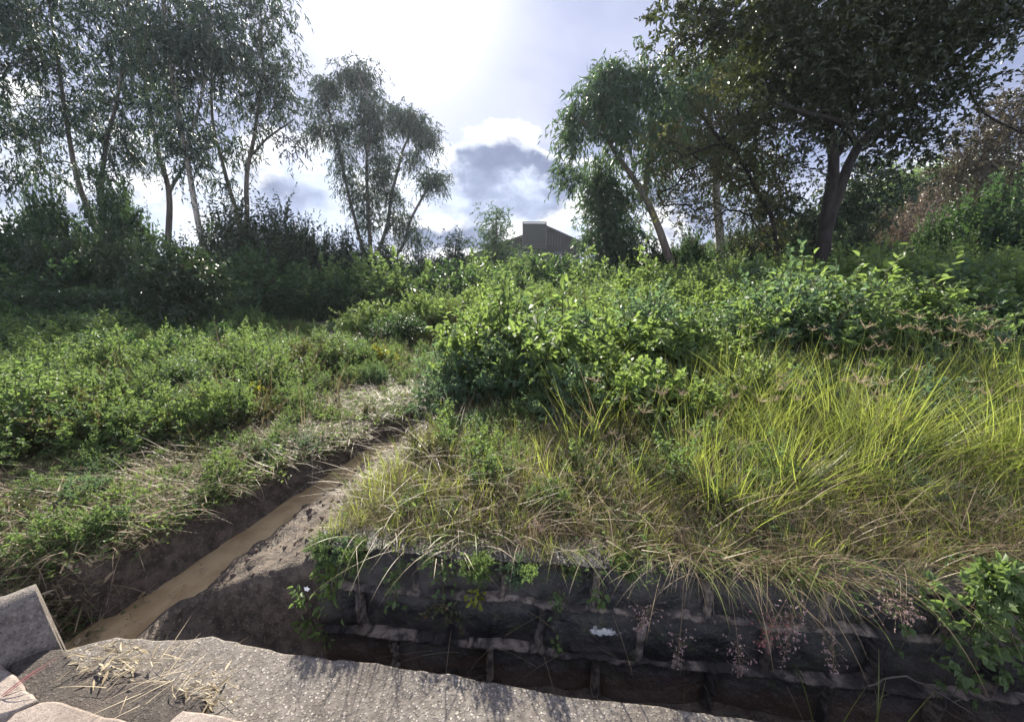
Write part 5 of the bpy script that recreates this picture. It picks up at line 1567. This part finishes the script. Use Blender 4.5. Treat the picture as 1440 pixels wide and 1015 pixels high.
# ==============================================================================================
# SKY, SUN, AIR, CAMERA
# ==============================================================================================
SUN_PX = (556, -45)
sd = ray(*SUN_PX); sd = sd / np.linalg.norm(sd)
elev = math.asin(sd[2]); azim = math.atan2(sd[0], sd[1])
world = bpy.data.worlds.new('World'); SC.world = world
nt = NT('sky', world)
d = nt.t.nodes.new('ShaderNodeTexCoord').outputs['Generated']
sky = nt.n('ShaderNodeTexSky', {'sky_type': 'NISHITA', 'sun_disc': False, 'sun_elevation': elev, 'sun_rotation': azim % (2 * PI), 'altitude': 1500, 'air_density': 1.0, 'dust_density': 1.5})
SKY = .07; SKY_STRENGTH = .5
sp = nt.n('ShaderNodeSeparateXYZ', Vector=d)
zc = nt.math('MAXIMUM', nt.math('ADD', sp.outputs['Z'], .22), .1)
pl = nt.n('ShaderNodeCombineXYZ')
nt.set(pl.inputs[0], nt.math('DIVIDE', sp.outputs['X'], zc)); nt.set(pl.inputs[1], nt.math('DIVIDE', sp.outputs['Y'], zc)); pl.inputs[2].default_value = 3.1
n_big = nt.noise(1.7, 7, .56, pl, .3); n_fine = nt.noise(5.2, 8, .6, pl, .25); n_veil = nt.noise(1.0, 5, .5, pl, .4)


def lobe(px, py, rx, ry):
    """1 at a direction, falling to 0 at an ellipse round it (radii in radians)"""
    c = ray(px, py); c = c / np.linalg.norm(c)
    v = nt.vmath('MULTIPLY', nt.vmath('SUBTRACT', d, tuple(c)), (1 / rx, 1 / rx, 1 / ry))
    return nt.ramp(nt.vmath('LENGTH', v), 0, 1, 1, 0)


def total(*s):
    r = s[0]
    for x in s[1:]: r = nt.math('ADD', r, x)
    return r


nv = nt.vmath('MULTIPLY', d, (1, 1, 1.5))
n_puff = nt.noise(6.5, 9, .56, nv, .15); n_soft = nt.noise(9.0, 7, .52, nt.vmath('ADD', nv, (3.1, 1.7, .4)), .2)
top = total(nt.math('MULTIPLY', lobe(690, 190, .26, .16), .085), nt.math('MULTIPLY', lobe(420, 220, .2, .14), .05), nt.math('MULTIPLY', lobe(1250, 240, .4, .2), -.10))
bank = nt.math('ADD', nt.math('ADD', nt.math('SUBTRACT', .265, sp.outputs['Z']), top), nt.math('MULTIPLY', nt.math('SUBTRACT', n_puff, .5), .34))
edge = nt.ramp(bank, 0, .028)
dk = total(lobe(710, 250, .22, .12), nt.math('MULTIPLY', lobe(800, 235, .14, .10), .6), nt.math('MULTIPLY', lobe(425, 280, .12, .06), .6), nt.math('MULTIPLY', lobe(630, 335, .2, .04), .65), nt.math('MULTIPLY', lobe(1150, 240, .5, .2), .45), nt.math('MULTIPLY', lobe(60, 260, .5, .16), .1))
core = nt.ramp(nt.math('ADD', dk, nt.math('MULTIPLY', nt.math('SUBTRACT', n_soft, .5), 1.9)), -.12, .42)
core = nt.math('MULTIPLY', core, nt.ramp(bank, .012, .07))
sunv = nt.vmath('DOT_PRODUCT', d, tuple(sd))
glow1 = nt.math('POWER', nt.math('MAXIMUM', sunv, 0), 120); glow2 = nt.math('POWER', nt.math('MAXIMUM', sunv, 0), 14)
# high thin veil
veil = nt.mix(nt.ramp(n_veil, .41, .58), (.25, .29, .46), (.46, .49, .65))
veil = nt.mix(nt.math('MULTIPLY', nt.ramp(n_big, .4, .62), .5), veil, (.50, .51, .64))
base = nt.n('ShaderNodeMix', {'data_type': 'RGBA'}); base.inputs[0].default_value = .86
nt.set(base.inputs[6], nt.vmath('SCALE', sky.outputs[0])); base.inputs[6].links[0].from_node.inputs['Scale'].default_value = SKY
nt.set(base.inputs[7], veil)
hor = nt.ramp(sp.outputs['Z'], .0, .20, 1, 0)
c = nt.mix(nt.math('MULTIPLY', hor, .55), base.outputs[2], (.72, .76, .86))
shade = nt.mix(nt.ramp(n_puff, .36, .64), (.29, .35, .51), (.13, .165, .28))
cloud = nt.mix(core, nt.mix(nt.ramp(n_puff, .40, .66), (.52, .59, .75), (1.12, 1.11, 1.10)), shade)
c = nt.mix(edge, c, cloud)
# sun behind thin cloud
add = nt.vmath('ADD', c, nt.vmath('ADD', nt.n('ShaderNodeCombineColor', i0=nt.math('MULTIPLY', glow1, 1.1), i1=nt.math('MULTIPLY', glow1, 1.1), i2=nt.math('MULTIPLY', glow1, 1.08)).outputs[0], nt.n('ShaderNodeCombineColor', i0=nt.math('MULTIPLY', glow2, .05), i1=nt.math('MULTIPLY', glow2, .05), i2=nt.math('MULTIPLY', glow2, .055)).outputs[0]))
# unseen sky behind the camera is raised to lift the shaded near faces
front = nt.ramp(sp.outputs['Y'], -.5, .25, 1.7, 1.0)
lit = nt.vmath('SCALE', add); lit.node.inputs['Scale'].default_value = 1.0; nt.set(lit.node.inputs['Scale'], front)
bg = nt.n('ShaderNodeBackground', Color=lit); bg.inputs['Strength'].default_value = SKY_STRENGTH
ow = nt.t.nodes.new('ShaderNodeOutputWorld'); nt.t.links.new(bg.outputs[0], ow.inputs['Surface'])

sl = bpy.data.lights.new('sun', 'SUN'); sl.energy = 5.0; sl.angle = math.radians(.8); sl.color = (1.0, .93, .80)
so = bpy.data.objects.new('sun', sl); COL.objects.link(so); so.location = (-8, 30, 25)
so.rotation_euler = Vector(-sd).to_track_quat('-Z', 'Y').to_euler()

# haze added to imitate the veil of lens flare: one closed even volume
hz = MB(); add_box(hz, (-160, -16, -3.2), (160, 156, 27))
hm_ = bpy.data.materials.new('haze'); hm_.use_nodes = True; ht = hm_.node_tree; ht.nodes.clear()
pv = ht.nodes.new('ShaderNodeVolumePrincipled'); pv.inputs['Color'].default_value = (.80, .88, 1, 1); pv.inputs['Density'].default_value = .00045; pv.inputs['Anisotropy'].default_value = .4
ho = ht.nodes.new('ShaderNodeOutputMaterial'); ht.links.new(pv.outputs[0], ho.inputs['Volume'])
ob = link('haze', hz.mesh('haze', [hm_])); tag(ob, kind='stuff'); ob['label'] = 'pale bluish haze added for the veil of lens flare'

cam = bpy.data.cameras.new('camera'); cam.sensor_width = 36; cam.lens = F / 1440 * 36; cam.clip_start = .05; cam.clip_end = 1000
co = bpy.data.objects.new('camera', cam); COL.objects.link(co); co.location = tuple(EYE); co.rotation_euler = (PI / 2 - TH, 0, 0)
SC.camera = co
SC.view_settings.view_transform = 'Standard'; SC.view_settings.look = 'None'; SC.view_settings.gamma = 1; SC.view_settings.exposure = 1.6
SC.render.engine = 'CYCLES'
cy = SC.cycles
cy.max_bounces = 6; cy.diffuse_bounces = 3; cy.glossy_bounces = 2; cy.transmission_bounces = 4; cy.transparent_max_bounces = 4; cy.volume_bounces = 0
cy.use_denoising = True; cy.caustics_reflective = False; cy.caustics_refractive = False
cy.sample_clamp_indirect = 6
